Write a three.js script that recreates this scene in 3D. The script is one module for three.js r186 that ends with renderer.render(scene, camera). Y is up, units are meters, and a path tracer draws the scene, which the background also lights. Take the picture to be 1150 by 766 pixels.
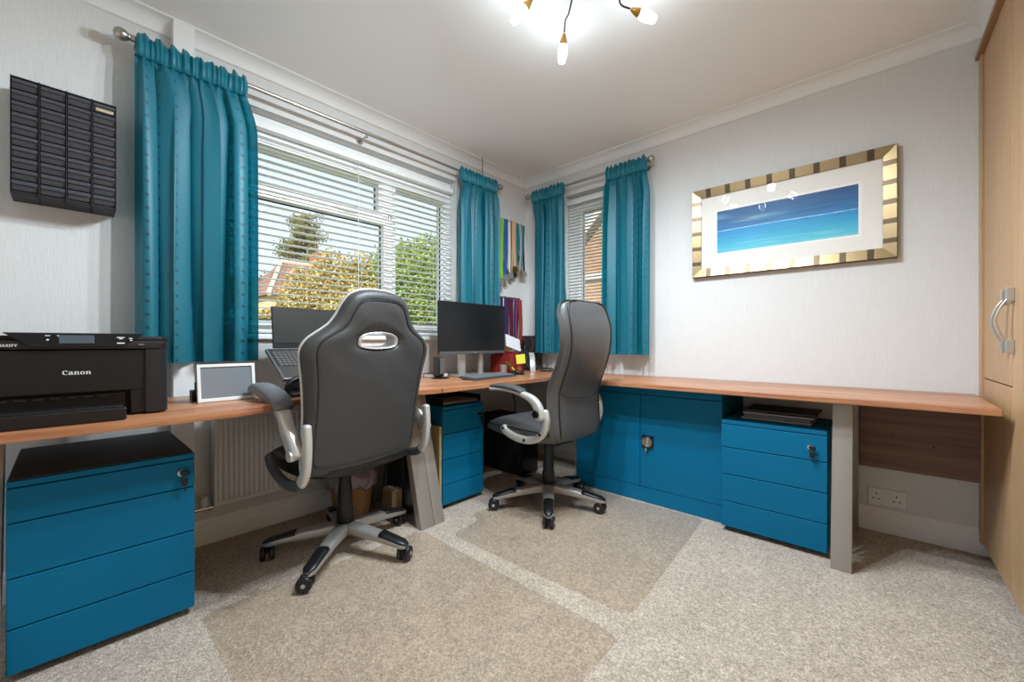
import * as THREE from 'three';
import { RoundedBoxGeometry } from 'three/addons/geometries/RoundedBoxGeometry.js';
import { mergeGeometries, toCreasedNormals } from 'three/addons/utils/BufferGeometryUtils.js';
import { FontLoader } from 'three/addons/loaders/FontLoader.js';
import { TextGeometry } from 'three/addons/geometries/TextGeometry.js';

// ---------------------------------------------------------------- camera, sky, sun, exposure
const scene = new THREE.Scene();
const camera = new THREE.PerspectiveCamera(79.77, 1150 / 766, 0.02, 300);
const YAW = THREE.MathUtils.degToRad(42.405);
camera.position.set(2.3895, 0.9555, 2.7938);
camera.lookAt(2.3895 - Math.sin(YAW), 0.9555, 2.7938 - Math.cos(YAW));
camera.setViewOffset(1150, 766, 0, -1.91, 1150, 766);
scene.add(camera);

const renderer = new THREE.WebGLRenderer({ antialias: true });
renderer.toneMapping = THREE.LinearToneMapping;
renderer.toneMappingExposure = 1.06;
renderer.shadowMap.enabled = true;

{ // clear spring sky: blue overhead, paler toward the horizon, the same all round
  const w = 64, h = 128, d = new Float32Array(w * h * 4);
  for (let j = 0; j < h; j++) {
    const el = Math.max(0, ((j + 0.5) / h - 0.5) * 2), t = Math.pow(el, 0.55);
    for (let i = 0; i < w; i++) {
      const k = (j * w + i) * 4;
      d[k] = 0.86 - 0.46 * t; d[k + 1] = 0.95 - 0.36 * t; d[k + 2] = 1.02 - 0.12 * t; d[k + 3] = 1;
    }
  }
  const t = new THREE.DataTexture(d, w, h, THREE.RGBAFormat, THREE.FloatType);
  t.mapping = THREE.EquirectangularReflectionMapping; t.magFilter = THREE.LinearFilter; t.minFilter = THREE.LinearFilter; t.needsUpdate = true;
  scene.background = t;
  scene.backgroundIntensity = 1.25;
}
const sun = new THREE.DirectionalLight(0xfff2dd, 7.5);     // stands behind the house, so it lights the garden only
sun.position.set(9, 14, 11); sun.target.position.set(-6, 0, -3);
sun.castShadow = true; sun.shadow.mapSize.set(2048, 2048);
Object.assign(sun.shadow.camera, { left: -30, right: 30, top: 30, bottom: -30, near: 1, far: 90 });
scene.add(sun, sun.target);
const LAMP_POWER = 3.5;                                   // candela of each bulb of the ceiling light

// ---------------------------------------------------------------- helpers
let seed = 7;
const rnd = () => { seed = (seed * 1664525 + 1013904223) >>> 0; return seed / 4294967296; };
const rr = (a, b) => a + (b - a) * rnd();
const V = (x, y, z) => new THREE.Vector3(x, y, z);
const lerp = (a, b, t) => a + (b - a) * t;
const clamp = (x, a = 0, b = 1) => Math.min(b, Math.max(a, x));
const sstep = (a, b, x) => { const t = clamp((x - a) / (b - a)); return t * t * (3 - 2 * t); };

const taken = {};
const numbered = (n) => { const k = taken[n] ?? 0; taken[n] = k + 1; return k ? n + '_' + String(k).padStart(3, '0') : n; };
function thing(name, label, category, pos = [0, 0, 0], turn = 0, group) {
  const o = new THREE.Group(); o.name = numbered(name); o.position.set(...pos); o.rotation.y = turn;
  o.userData = { label, category }; if (group) o.userData.group = group;
  scene.add(o); return o;
}
function part(parent, name, geo, mat, label) {
  const m = new THREE.Mesh(geo, mat); m.name = name; m.castShadow = m.receiveShadow = true;
  if (label) m.userData.label = label;
  parent.add(m); return m;
}
function single(name, geo, mat, label, category, group) {
  const m = part(scene, numbered(name), geo, mat); m.userData = { label, category }; if (group) m.userData.group = group; return m;
}
function struct(name, geo, mat, label) {
  const m = part(scene, name, geo, mat); m.userData = { kind: 'structure', label, category: name.replace(/_.*/, '') }; return m;
}
function structGroup(name, label) {
  const g = new THREE.Group(); g.name = name; g.userData = { kind: 'structure', label, category: name.replace(/_.*/, '') }; scene.add(g); return g;
}
// uv in metres, u along the grain axis where the face holds it
function boxUV(g0, grain = 'x') {
  const g = g0.index ? g0.toNonIndexed() : g0;
  if (!g.attributes.normal) g.computeVertexNormals();
  const p = g.attributes.position, uv = new Float32Array(p.count * 2), ax = ['x', 'y', 'z'];
  const a = V(), b = V(), c = V(), n = V();
  for (let i = 0; i < p.count; i += 3) {
    a.fromBufferAttribute(p, i); b.fromBufferAttribute(p, i + 1); c.fromBufferAttribute(p, i + 2);
    n.copy(b).sub(a).cross(c.clone().sub(a));
    const k = Math.abs(n.x) >= Math.abs(n.y) && Math.abs(n.x) >= Math.abs(n.z) ? 'x' : Math.abs(n.y) >= Math.abs(n.z) ? 'y' : 'z';
    let [s, t] = ax.filter((q) => q !== k);
    if (t === grain) [s, t] = [t, s];
    else if (s !== grain && t === 'y') { /* keep */ }
    [a, b, c].forEach((q, m) => { uv[(i + m) * 2] = q[s]; uv[(i + m) * 2 + 1] = q[t]; });
  }
  g.setAttribute('uv', new THREE.BufferAttribute(uv, 2));
  return g;
}
const box = (x0, x1, y0, y1, z0, z1, grain) => boxUV(new THREE.BoxGeometry(x1 - x0, y1 - y0, z1 - z0).translate((x0 + x1) / 2, (y0 + y1) / 2, (z0 + z1) / 2), grain);
const rbox = (x0, x1, y0, y1, z0, z1, r = 0.004, grain, seg = 2) => boxUV(new RoundedBoxGeometry(x1 - x0, y1 - y0, z1 - z0, seg, Math.min(r, (x1 - x0) / 2.01, (y1 - y0) / 2.01, (z1 - z0) / 2.01)).translate((x0 + x1) / 2, (y0 + y1) / 2, (z0 + z1) / 2), grain);
const merge = (...gs) => mergeGeometries(gs.flat().map((g) => { const q = g.index ? g.toNonIndexed() : g; for (const k of Object.keys(q.attributes)) if (!['position', 'normal', 'uv'].includes(k)) q.deleteAttribute(k); return q; }));
const cyl = (r0, r1, h, seg = 20) => new THREE.CylinderGeometry(r0, r1, h, seg);
const cylBetween = (a, b, r0, r1 = r0, seg = 14) => {
  const d = b.clone().sub(a), g = cyl(r1, r0, d.length(), seg);
  return g.applyQuaternion(new THREE.Quaternion().setFromUnitVectors(V(0, 1, 0), d.clone().normalize())).translate(...a.clone().add(b).multiplyScalar(0.5).toArray());
};
const tube = (pts, r, seg = 40, rs = 8, closed = false) => new THREE.TubeGeometry(new THREE.CatmullRomCurve3(pts.map((p) => Array.isArray(p) ? V(...p) : p), closed), seg, r, rs, closed);
const lathe = (pts, seg = 28) => new THREE.LatheGeometry(pts.map(([x, y]) => new THREE.Vector2(x, y)), seg);
function extrude(pts, depth, bevel = 0, holes = [], curveSegments = 12) {
  const s = pts instanceof THREE.Shape ? pts : new THREE.Shape(pts.map(([x, y]) => new THREE.Vector2(x, y)));
  for (const h of holes) s.holes.push(new THREE.Path(h.map(([x, y]) => new THREE.Vector2(x, y))));
  return new THREE.ExtrudeGeometry(s, { depth, bevelEnabled: bevel > 0, bevelSize: bevel, bevelThickness: bevel, bevelSegments: 3, curveSegments });
}
function loft(rings, cap = true) {
  const n = rings[0].length, pos = [], idx = [];
  rings.forEach((r) => r.forEach((p) => pos.push(p.x, p.y, p.z)));
  for (let i = 0; i + 1 < rings.length; i++) for (let j = 0; j < n; j++) {
    const a = i * n + j, b = i * n + (j + 1) % n, c = a + n, d = b + n; idx.push(a, b, d, a, d, c);
  }
  if (cap) for (const [i, flip] of [[0, true], [rings.length - 1, false]]) {
    const ctr = V(); rings[i].forEach((p) => ctr.add(p)); ctr.divideScalar(n);
    const k = pos.length / 3; pos.push(ctr.x, ctr.y, ctr.z);
    for (let j = 0; j < n; j++) { const a = i * n + j, b = i * n + (j + 1) % n; flip ? idx.push(b, a, k) : idx.push(a, b, k); }
  }
  let vol = 0; for (let i = 0; i < idx.length; i += 3) { const [a, b, c] = [idx[i] * 3, idx[i + 1] * 3, idx[i + 2] * 3]; vol += pos[a] * (pos[b + 1] * pos[c + 2] - pos[b + 2] * pos[c + 1]) - pos[a + 1] * (pos[b] * pos[c + 2] - pos[b + 2] * pos[c]) + pos[a + 2] * (pos[b] * pos[c + 1] - pos[b + 1] * pos[c]); }
  if (vol < 0) for (let i = 0; i < idx.length; i += 3) [idx[i + 1], idx[i + 2]] = [idx[i + 2], idx[i + 1]];
  const g = new THREE.BufferGeometry();
  g.setAttribute('position', new THREE.Float32BufferAttribute(pos, 3)); g.setIndex(idx); g.computeVertexNormals();
  const uv = new Float32Array(pos.length / 3 * 2);
  for (let i = 0; i < pos.length / 3; i++) { uv[i * 2] = pos[i * 3] + pos[i * 3 + 2]; uv[i * 2 + 1] = pos[i * 3 + 1] + pos[i * 3 + 2] * 0.5; }
  g.setAttribute('uv', new THREE.BufferAttribute(uv, 2));
  return g;
}
function oval(c, U, W, a, b, n = 28, p = 2.8) {
  const r = [];
  for (let i = 0; i < n; i++) {
    const t = i / n * Math.PI * 2, ct = Math.cos(t), st = Math.sin(t);
    r.push(c.clone().addScaledVector(U, a * Math.sign(ct) * Math.pow(Math.abs(ct), 2 / p)).addScaledVector(W, b * Math.sign(st) * Math.pow(Math.abs(st), 2 / p)));
  }
  return r;
}
// a bar swept along a path lying in a plane x = const; width along X, thickness in the plane
function sweepYZ(pts, x, width, thick, steps = 40, p = 3) {
  const c = new THREE.CatmullRomCurve3(pts.map(([z, y]) => V(x, y, z))), rings = [], X = V(1, 0, 0);
  for (let i = 0; i <= steps; i++) {
    const t = i / steps, e = i === 0 || i === steps ? 0.55 : 1, q = c.getPoint(t), N = c.getTangent(t).cross(X).normalize();
    rings.push(oval(q, X, N, (typeof width === 'function' ? width(t) : width) / 2 * e, (typeof thick === 'function' ? thick(t) : thick) / 2 * e, 20, p));
  }
  const a = rings[0], z = rings[rings.length - 1];
  const g = loft(rings); return g;
}

// tileable noise
function makeNoise(s0) {
  let s = s0; const P = new Float32Array(65536); for (let i = 0; i < 65536; i++) { s = (s * 1664525 + 1013904223) >>> 0; P[i] = s / 4294967296; }
  const at = (x, y, px, py) => P[((((x % px) + px) % px) * 131 + (((y % py) + py) % py) * 2917 + px * 7) & 65535];
  return (u, v, fx, fy) => {
    const x = u * fx, y = v * fy, i = Math.floor(x), j = Math.floor(y), a = x - i, b = y - j, sa = a * a * (3 - 2 * a), sb = b * b * (3 - 2 * b);
    return lerp(lerp(at(i, j, fx, fy), at(i + 1, j, fx, fy), sa), lerp(at(i, j + 1, fx, fy), at(i + 1, j + 1, fx, fy), sa), sb);
  };
}
const N1 = makeNoise(11), N2 = makeNoise(97);
function dataTex(w, h, fn, sizeU, sizeV, srgb = true) {
  const d = new Uint8Array(w * h * 4);
  for (let j = 0; j < h; j++) for (let i = 0; i < w; i++) {
    const c = fn((i + 0.5) / w, (j + 0.5) / h), k = (j * w + i) * 4;
    if (typeof c === 'number') d[k] = d[k + 1] = d[k + 2] = clamp(c) * 255; else { d[k] = clamp(c[0] / 255) * 255; d[k + 1] = clamp(c[1] / 255) * 255; d[k + 2] = clamp(c[2] / 255) * 255; }
    d[k + 3] = 255;
  }
  const t = new THREE.DataTexture(d, w, h); t.wrapS = t.wrapT = THREE.RepeatWrapping; t.magFilter = THREE.LinearFilter; t.minFilter = THREE.LinearMipmapLinearFilter; t.generateMipmaps = true;
  if (srgb) t.colorSpace = THREE.SRGBColorSpace;
  t.repeat.set(1 / sizeU, 1 / sizeV); t.needsUpdate = true; return t;
}
const mix3 = (a, b, t) => [lerp(a[0], b[0], t), lerp(a[1], b[1], t), lerp(a[2], b[2], t)];
const std = (color, roughness = 0.6, metalness = 0, o = {}) => new THREE.MeshStandardMaterial({ color, roughness, metalness, ...o });
const phy = (color, roughness, o = {}) => new THREE.MeshPhysicalMaterial({ color, roughness, ...o });

// ---------------------------------------------------------------- materials
const paperBump = dataTex(1024, 1024, (u, v) => 0.55 * N1(u, v, 256, 24) + 0.3 * N2(u, v, 420, 90) + 0.15 * N1(u, v, 120, 500), 0.7, 0.7, false);
const paperMap = dataTex(512, 512, (u, v) => { const k = 0.985 + 0.03 * (N1(u, v, 200, 14) * 0.6 + N2(u, v, 256, 60) * 0.4 - 0.5); return [225 * k, 223 * k, 220 * k]; }, 0.7, 0.7);
const M = {
  wall: std(0xffffff, 0.85, 0, { map: paperMap, bumpMap: paperBump, bumpScale: 0.0007 }),
  ceil: std(0xf5f4f2, 0.9),
  trim: std(0xeeedeb, 0.45),
  upvc: std(0xf0f0ee, 0.3),
  slat: std(0xe9e7e2, 0.35),
  gasket: std(0x1c2226, 0.6),
  glass: phy(0xffffff, 0.0, { transmission: 1, thickness: 0, ior: 1.45 }),
  nickel: std(0xb5b0a8, 0.28, 1),
  chrome: std(0xd9d9d8, 0.15, 1),
  darkMetal: std(0x3c3a38, 0.4, 0.8),
  silver: std(0xc6c2bc, 0.34, 0.75),
  silverPlastic: std(0xcfccc7, 0.32, 0.35),
  legGrey: std(0x9d958d, 0.42, 0.35),
  legDark: std(0x6a6765, 0.45, 0.35),
  black: std(0x0e0e10, 0.42),
  blackMatte: std(0x121213, 0.75),
  blackGloss: std(0x101114, 0.18),
  screen: std(0x1a1c1e, 0.22),
  white: std(0xe9e8e6, 0.4),
  offwhite: std(0xd9d7d2, 0.55),
  teal: phy(0x02688f, 0.55, { specularIntensity: 0.35 }),
  yellow: std(0xe8df4a, 0.7),
  red: std(0x8e2320, 0.55),
  card: std(0xb59a6c, 0.85),
  gold: std(0xb98f4a, 0.3, 0.9),
  bronzeTile: std(0x5c4c3b, 0.32, 0.85),
  champagne: std(0xa38a66, 0.34, 0.85),
};
const carpetTex = dataTex(2048, 2048, (u, v) => {
  const f = N1(u, v, 460, 460), m = N2(u, v, 190, 190), l = N1(u, v, 26, 26) * 0.6 + N2(u, v, 9, 9) * 0.4;
  const t = clamp(0.5 + (f - 0.5) * 0.62 + (m - 0.5) * 0.3 + (l - 0.5) * 0.16);
  return mix3([150, 134, 119], [242, 226, 209], t);
}, 1.7, 1.7);
const carpetBump = dataTex(1024, 1024, (u, v) => 0.6 * N1(u, v, 380, 380) + 0.4 * N2(u, v, 150, 150), 0.85, 0.85, false);
M.carpet = std(0xffffff, 0.97, 0, { map: carpetTex, bumpMap: carpetBump, bumpScale: 0.006 });
const deskTex = dataTex(1024, 1024, (u, v) => {
  const w = v + 0.012 * Math.sin(u * 6.283 * 2) + 0.02 * (N1(u, v, 3, 6) - 0.5);
  const a = N1(u, w, 4, 46), b = N2(u, w, 10, 190), c = N1(u, w, 2, 12), d = N2(u, w, 60, 420);
  let col = mix3([204, 147, 107], [162, 103, 69], clamp(0.15 + (a - 0.5) * 0.9 + (c - 0.5) * 0.8 + 0.4));
  col = mix3(col, [140, 84, 60], clamp((b - 0.6) * 1.3)); return mix3(col, [216, 164, 126], clamp((d - 0.7) * 0.9));
}, 1.3, 0.65);
M.desk = std(0xffffff, 0.34, 0, { map: deskTex });
const panelTex = dataTex(512, 512, (u, v) => { const a = N1(u, v, 3, 40), b = N2(u, v, 8, 150); return mix3([150, 112, 90], [104, 76, 60], clamp(a * 0.7 + b * 0.4 - 0.05)); }, 1.2, 0.6);
M.modesty = std(0xffffff, 0.5, 0, { map: panelTex });
const beechTex = dataTex(1024, 1024, (u, v) => {
  const a = N1(u, v, 5, 60), b = N2(u, v, 26, 330), c = N1(u, v, 2, 9), d = N2(u, v, 3, 130);
  return mix3(mix3([206, 167, 124], [184, 143, 100], clamp(a * 0.5 + c * 0.35 + d * 0.25 - 0.1)), [164, 122, 82], clamp((b - 0.62) * 1.2));
}, 1.6, 0.8);
M.beech = std(0xffffff, 0.42, 0, { map: beechTex });
M.beechEdge = std(0x9a7350, 0.5);
const leatherBump = dataTex(512, 512, (u, v) => 0.6 * N1(u, v, 90, 90) + 0.4 * N2(u, v, 190, 190), 0.2, 0.2, false);
M.leather = std(0x484746, 0.36, 0, { bumpMap: leatherBump, bumpScale: 0.0006 });
M.leatherBack = std(0x403f3f, 0.46, 0, { bumpMap: leatherBump, bumpScale: 0.0005 });
M.leather2 = std(0x535252, 0.34, 0, { bumpMap: leatherBump, bumpScale: 0.0006 });
M.piping = std(0x201f1f, 0.5);
const clothTex = dataTex(512, 512, (u, v) => {
  let base = [10, 122, 142]; const w = 0.94 + 0.12 * (N1(u, v, 256, 40) * 0.5 + N2(u, v, 40, 256) * 0.5);
  base = base.map((c) => c * w);
  for (const [cx, cy] of [[0.25, 0.25], [0.25, 0.75], [0.75, 0.0], [0.75, 0.5], [0.75, 1.0]]) if (Math.abs(u - cx) < 0.024 && Math.abs(v - cy) < 0.052) base = [4, 80, 97];
  return base;
}, 0.15, 0.11);
M.curtain = phy(0xffffff, 0.5, { map: clothTex, transmission: 0.38, thickness: 0, side: THREE.DoubleSide, sheen: 0.5, sheenColor: new THREE.Color(0x5fc3d6), sheenRoughness: 0.4 });
M.curtainHead = std(0x0a7284, 0.42, 0, { side: THREE.DoubleSide });
M.mat = phy(0xfefcf9, 0.24, { transmission: 1, thickness: 0, ior: 1.5 });
M.radiator = std(0xdcdad5, 0.4);
M.baseSilver = std(0xa8a49f, 0.36, 0.5);
M.frosted = phy(0xffffff, 0.6, { emissive: new THREE.Color(0.97, 0.98, 1.0), emissiveIntensity: 1.6 });
const font = await new FontLoader().loadAsync('fonts/droid/droid_serif_bold.typeface.json');
const fontSans = await new FontLoader().loadAsync('fonts/droid/droid_sans_bold.typeface.json');
function text(str, f, size, depth = 0.0012) { const g = new TextGeometry(str, { font: f, size, depth, curveSegments: 4, bevelEnabled: false }); g.computeBoundingBox(); return g; }

// ---------------------------------------------------------------- room shell
const H = 2.4, ZF = 3.5, WX = 2.712;
struct('floor', box(-0.25, 3.6, -0.12, 0, -0.25, ZF + 0.2), M.carpet, 'beige speckled carpet covering the whole floor');
struct('ceiling', box(-0.25, 3.6, H, H + 0.14, -0.25, ZF + 0.2), M.ceil, 'plain white ceiling');
const W1 = { z0: 0.8, z1: 2.3, y0: 1.0, y1: 2.172 }, W2 = { x0: 0.425, x1: 0.965, y0: 1.0, y1: 2.165 };
struct('wall_left', merge(
  box(-0.25, 0, 0, W1.y0, -0.25, ZF + 0.2, 'z'), box(-0.25, 0, W1.y1, H, -0.25, ZF + 0.2, 'z'),
  box(-0.25, 0, W1.y0, W1.y1, -0.25, W1.z0, 'z'), box(-0.25, 0, W1.y0, W1.y1, W1.z1, ZF + 0.2, 'z')), M.wall, 'white textured wall with the wide window');
struct('wall_back', merge(
  box(0, 3.6, 0, W2.y0, -0.25, 0, 'x'), box(0, 3.6, W2.y1, H, -0.25, 0, 'x'),
  box(0, W2.x0, W2.y0, W2.y1, -0.25, 0, 'x'), box(W2.x1, 3.6, W2.y0, W2.y1, -0.25, 0, 'x')), M.wall, 'white textured wall with the small window and the picture');
struct('wall_front', box(0, 3.6, 0, H, ZF, ZF + 0.2, 'x'), M.wall, 'white wall behind the camera');
struct('wall_right', box(3.4, 3.6, 0, H, 0, ZF, 'z'), M.wall, 'white wall behind the wardrobe');
const SL = Math.atan(0.0184);
{ const b = struct('wall_bulkhead', box(0.012, 0.64, 2.258, H, 0.012, ZF - 0.05, 'z'), M.wall, 'white bulkhead above the wardrobe'); b.position.set(WX, 0, 0); b.rotation.y = SL; }
// coved cornice: wall foot y = 2.331, ceiling edge 0.062 out
const cove = (() => { const p = [[0, 2.331], [0.006, 2.331]]; for (let i = 0; i <= 8; i++) { const a = i / 8 * Math.PI / 2; p.push([0.056 - 0.046 * Math.cos(a) , 2.336 + 0.054 * Math.sin(a)]); } p.push([0.062, 2.392], [0.062, 2.4], [0, 2.4]); return p; })();
const coveGeo = (len) => extrude(cove, len);
struct('trim_1', coveGeo(ZF).rotateY(0), M.trim, 'white coved cornice above the wide window');
struct('trim_2', coveGeo(2.72).rotateY(-Math.PI / 2).scale(1, 1, 1).translate(2.72, 0, 0), M.trim, 'white coved cornice above the picture wall');
{ const t = struct('trim_3', coveGeo(ZF).scale(-1, 1, 1), M.trim, 'white coved cornice above the wardrobe'); t.geometry = toCreasedNormals(t.geometry, 0.6); t.geometry.index = null; t.position.set(WX + 0.012, 0, 0); t.rotation.y = SL;
  const p = t.geometry.attributes.position; for (let i = 0; i < p.count; i += 3) { const a = [p.getX(i), p.getY(i), p.getZ(i)]; p.setXYZ(i, p.getX(i + 2), p.getY(i + 2), p.getZ(i + 2)); p.setXYZ(i + 2, ...a); } t.geometry.computeVertexNormals(); }
// skirting
const skirt = [[0, 0], [0.018, 0], [0.018, 0.072], [0.015, 0.078], [0.015, 0.086], [0.011, 0.091], [0.011, 0.1], [0.006, 0.108], [0.004, 0.114], [0, 0.114]];
struct('baseboard_left', extrude(skirt, ZF), M.trim, 'white moulded skirting board under the wide window');
struct('baseboard_back', extrude(skirt, WX + 0.04).rotateY(-Math.PI / 2).translate(WX + 0.04, 0, 0), M.trim, 'white moulded skirting board along the picture wall');
// boxed pipe in the left wall
struct('trim_4', box(0, 0.06, 0, H, 2.395, 2.47, 'y'), M.trim, 'white boxed-in pipe running up the wall behind the curtain');

// windows -------------------------------------------------------------------------------------------
function windowFrame(g, axis, a0, a1, y0, y1, panes, front, depth) {
  // axis 'z': window in the left wall, 'x': in the back wall. panes = [a0,a1,y0,y1]
  const B = (s0, s1, h0, h1, d0, d1, r = 0.004) => axis === 'z' ? rbox(-d1, -d0, h0, h1, s0, s1, r) : rbox(s0, s1, h0, h1, -d1, -d0, r);
  const sh = new THREE.Shape([[a0, y0], [a1, y0], [a1, y1], [a0, y1]].map((p) => new THREE.Vector2(...p)));
  for (const [p0, p1, q0, q1] of panes) sh.holes.push(new THREE.Path([[p0, q0], [p0, q1], [p1, q1], [p1, q0]].map((p) => new THREE.Vector2(...p))));
  let geo = new THREE.ExtrudeGeometry(sh, { depth: depth - 0.012, bevelEnabled: true, bevelSize: 0.006, bevelThickness: 0.006, bevelOffset: -0.006, bevelSegments: 2 }).translate(0, 0, 0.006);
  const place = (q) => axis === 'z' ? q.rotateY(-Math.PI / 2).translate(-front, 0, 0) : q.translate(0, 0, -front - depth);
  part(g, 'window_frame', place(geo), M.upvc);
  for (const [p0, p1, q0, q1] of panes) {
    part(g, 'pane', B(p0, p1, q0, q1, front + 0.042, front + 0.046, 0.0005), M.glass);
    const t = 0.007, d0 = front + 0.034, d1 = front + 0.042;
    part(g, 'gasket', merge(B(p0, p1, q0, q0 + t, d0, d1, 0.001), B(p0, p1, q1 - t, q1, d0, d1, 0.001), B(p0, p0 + t, q0, q1, d0, d1, 0.001), B(p1 - t, p1, q0, q1, d0, d1, 0.001)), M.gasket);
  }
  return B;
}
{
  const g = structGroup('window_1', 'wide white plastic window with a top-hung vent and a fixed side light');
  const F = 0.07;
  const B = windowFrame(g, 'z', W1.z0, W1.z1, W1.y0, W1.y1, [[1.407, 2.23, 1.805, 1.998], [1.368, 2.23, 1.078, 1.737], [0.872, 1.281, 1.085, 1.998]], F, 0.07);
  // raised sash round the vent, bead round the other lights
  const sash = (p0, p1, q0, q1, w, out) => merge(B(p0 - w, p1 + w, q0 - w, q0, F - out, F + 0.002, 0.004), B(p0 - w, p1 + w, q1, q1 + w, F - out, F + 0.002, 0.004), B(p0 - w, p0, q0, q1, F - out, F + 0.002, 0.004), B(p1, p1 + w, q0, q1, F - out, F + 0.002, 0.004));
  part(g, 'vent_sash', sash(1.407, 2.23, 1.805, 1.998, 0.03, 0.009), M.upvc);
  part(g, 'glazing_bead', sash(1.368, 2.23, 1.078, 1.737, 0.014, 0.005), M.upvc);
  part(g, 'side_sash', sash(0.872, 1.281, 1.085, 1.998, 0.024, 0.009), M.upvc);
  part(g, 'window_handle', merge(B(1.56, 1.68, 1.773, 1.787, F - 0.028, F - 0.018, 0.003), B(1.6, 1.63, 1.768, 1.79, F - 0.018, F - 0.005, 0.003)), M.white);
  part(g, 'hinge_stay', B(1.315, 1.335, 1.77, 1.81, F - 0.018, F - 0.004, 0.003), M.silver);
  part(g, 'window_board', rbox(-F, 0.028, 0.972, 1.0, 0.76, 2.36, 0.008), M.trim, 'white window board');
}
{
  const g = structGroup('window_2', 'narrow white plastic window beside the picture');
  const F = 0.075;
  const B = windowFrame(g, 'x', W2.x0, W2.x1, W2.y0, W2.y1, [[0.54, 0.88, 1.1, 2.035]], F, 0.07);
  const w = 0.03;
  part(g, 'side_sash', merge(B(0.54 - w, 0.88 + w, 1.1 - w, 1.1, F - 0.01, F + 0.002), B(0.54 - w, 0.88 + w, 2.035, 2.035 + w, F - 0.01, F + 0.002), B(0.54 - w, 0.54, 1.1, 2.035, F - 0.01, F + 0.002), B(0.88, 0.88 + w, 1.1, 2.035, F - 0.01, F + 0.002)), M.upvc);
  part(g, 'window_board', rbox(0.39, 1.0, 0.972, 1.0, -F, 0.028, 0.008), M.trim, 'white window board');
}
// venetian blinds --------------------------------------------------------------------------------------
function slatGeo(len, w, tilt, crown = 0.0025) {
  const n = 5, top = [], bot = [];
  for (let i = 0; i <= n; i++) { const t = i / n * 2 - 1; top.push([t * w / 2, crown * (1 - t * t) + 0.0006]); bot.push([t * w / 2, crown * (1 - t * t) - 0.0006]); }
  return extrude([...top, ...bot.reverse()], len).rotateZ(tilt).translate(0, 0, -len / 2);
}
function blind(name, label, axis, a0, a1, yTop, yBot, depthAt, w, pitch, tilt, cords) {
  const len = a1 - a0, mid = (a0 + a1) / 2;
  const g = thing(name, label, 'blind', axis === 'z' ? [depthAt, yBot, mid] : [mid, yBot, depthAt], axis === 'z' ? 0 : Math.PI / 2);
  const h = yTop - yBot;
  part(g, 'head_rail', rbox(-w * 0.55, w * 0.55, h - 0.036, h, -len / 2, len / 2, 0.002), M.slat);
  const sg = slatGeo(len - 0.008, w, tilt), n = Math.floor((h - 0.05 - 0.012) / pitch);
  for (let i = 1; i <= n; i++) part(g, 'slat', sg, M.slat).position.y = 0.012 + i * pitch;
  part(g, 'bottom_rail', rbox(-w * 0.5, w * 0.5, 0, 0.012, -len / 2 + 0.004, len / 2 - 0.004, 0.003), M.slat);
  for (const c of cords) {
    const q = c - mid, zz = axis === 'z' ? q : -q;
    part(g, 'ladder_cord', merge(cylBetween(V(w * 0.52, 0.005, zz), V(w * 0.52, h - 0.03, zz), 0.0009, 0.0009, 5), cylBetween(V(-w * 0.52, 0.005, zz), V(-w * 0.52, h - 0.03, zz), 0.0009, 0.0009, 5)), M.offwhite);
  }
  return g;
}
{
  const b = blind('venetian_blind', 'white venetian blind with open wide slats across the wide window', 'z', 0.815, 2.285, 2.118, 1.012, -0.037, 0.036, 0.039, 0.06, [1.0, 1.55, 2.2]);
  part(b, 'end_bracket', rbox(-0.022, 0.022, 1.068, 1.108, -0.741, -0.735, 0.001), M.chrome);
  part(b, 'tilt_wand', cylBetween(V(0.024, 1.07, 0.02), V(0.026, 0.3, 0.022), 0.002, 0.002, 6), M.offwhite);
  blind('venetian_blind', 'white venetian blind with narrow slats in the small window by the picture', 'x', 0.437, 0.955, 2.128, 1.012, -0.035, 0.025, 0.0255, -0.3, [0.53, 0.88]);
}
// ---------------------------------------------------------------- curtain rods and curtains
function rod(axis, a0, a1, y, off, brackets, label) {
  const P = (a, d = off, yy = y) => axis === 'z' ? V(d, yy, a) : V(a, yy, d);
  const g = thing('curtain_rod', label, 'curtain rod');
  part(g, 'pole', cylBetween(P(a0), P(a1), 0.0085), M.nickel);
  part(g, 'pole', cylBetween(P(lerp(a0, a1, 0.42)), P(a1 - 0.01), 0.0105), M.nickel);
  for (const [a, s] of [[a0, -1], [a1, 1]]) {
    const f = lathe([[0.0001, 0], [0.0125, 0.0], [0.014, 0.003], [0.014, 0.016], [0.0125, 0.019], [0.0165, 0.024], [0.0225, 0.034], [0.0245, 0.045], [0.022, 0.057], [0.014, 0.066], [0.0001, 0.069]], 24);
    axis === 'z' ? f.rotateX(s * Math.PI / 2) : f.rotateZ(-s * Math.PI / 2);
    part(g, 'finial', f.translate(...P(a).toArray()), M.nickel);
  }
  for (const a of brackets) {
    part(g, 'bracket', merge(cylBetween(P(a, 0.002, y - 0.02), P(a, off, y - 0.016), 0.005), cylBetween(P(a, 0.0, y - 0.02), P(a, 0.006, y - 0.02), 0.02), cylBetween(P(a, off, y - 0.03), P(a, off, y - 0.006), 0.006)), M.nickel);
  }
  return g;
}
rod('z', 0.462, 2.596, 2.215, 0.09, [0.5, 1.57, 2.56], 'long brushed nickel curtain rod above the wide window');
rod('x', 0.15, 1.165, 2.215, 0.09, [0.17, 1.15], 'short brushed nickel curtain rod above the small window');
single('ceiling_hook', tube([[0.075, 2.4, 0.6], [0.075, 2.34, 0.6], [0.075, 2.262, 0.6], [0.079, 2.254, 0.6], [0.084, 2.26, 0.6]], 0.003, 20, 6), M.black, 'thin metal hook hanging from the ceiling above the corner curtain', 'hook');

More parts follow.
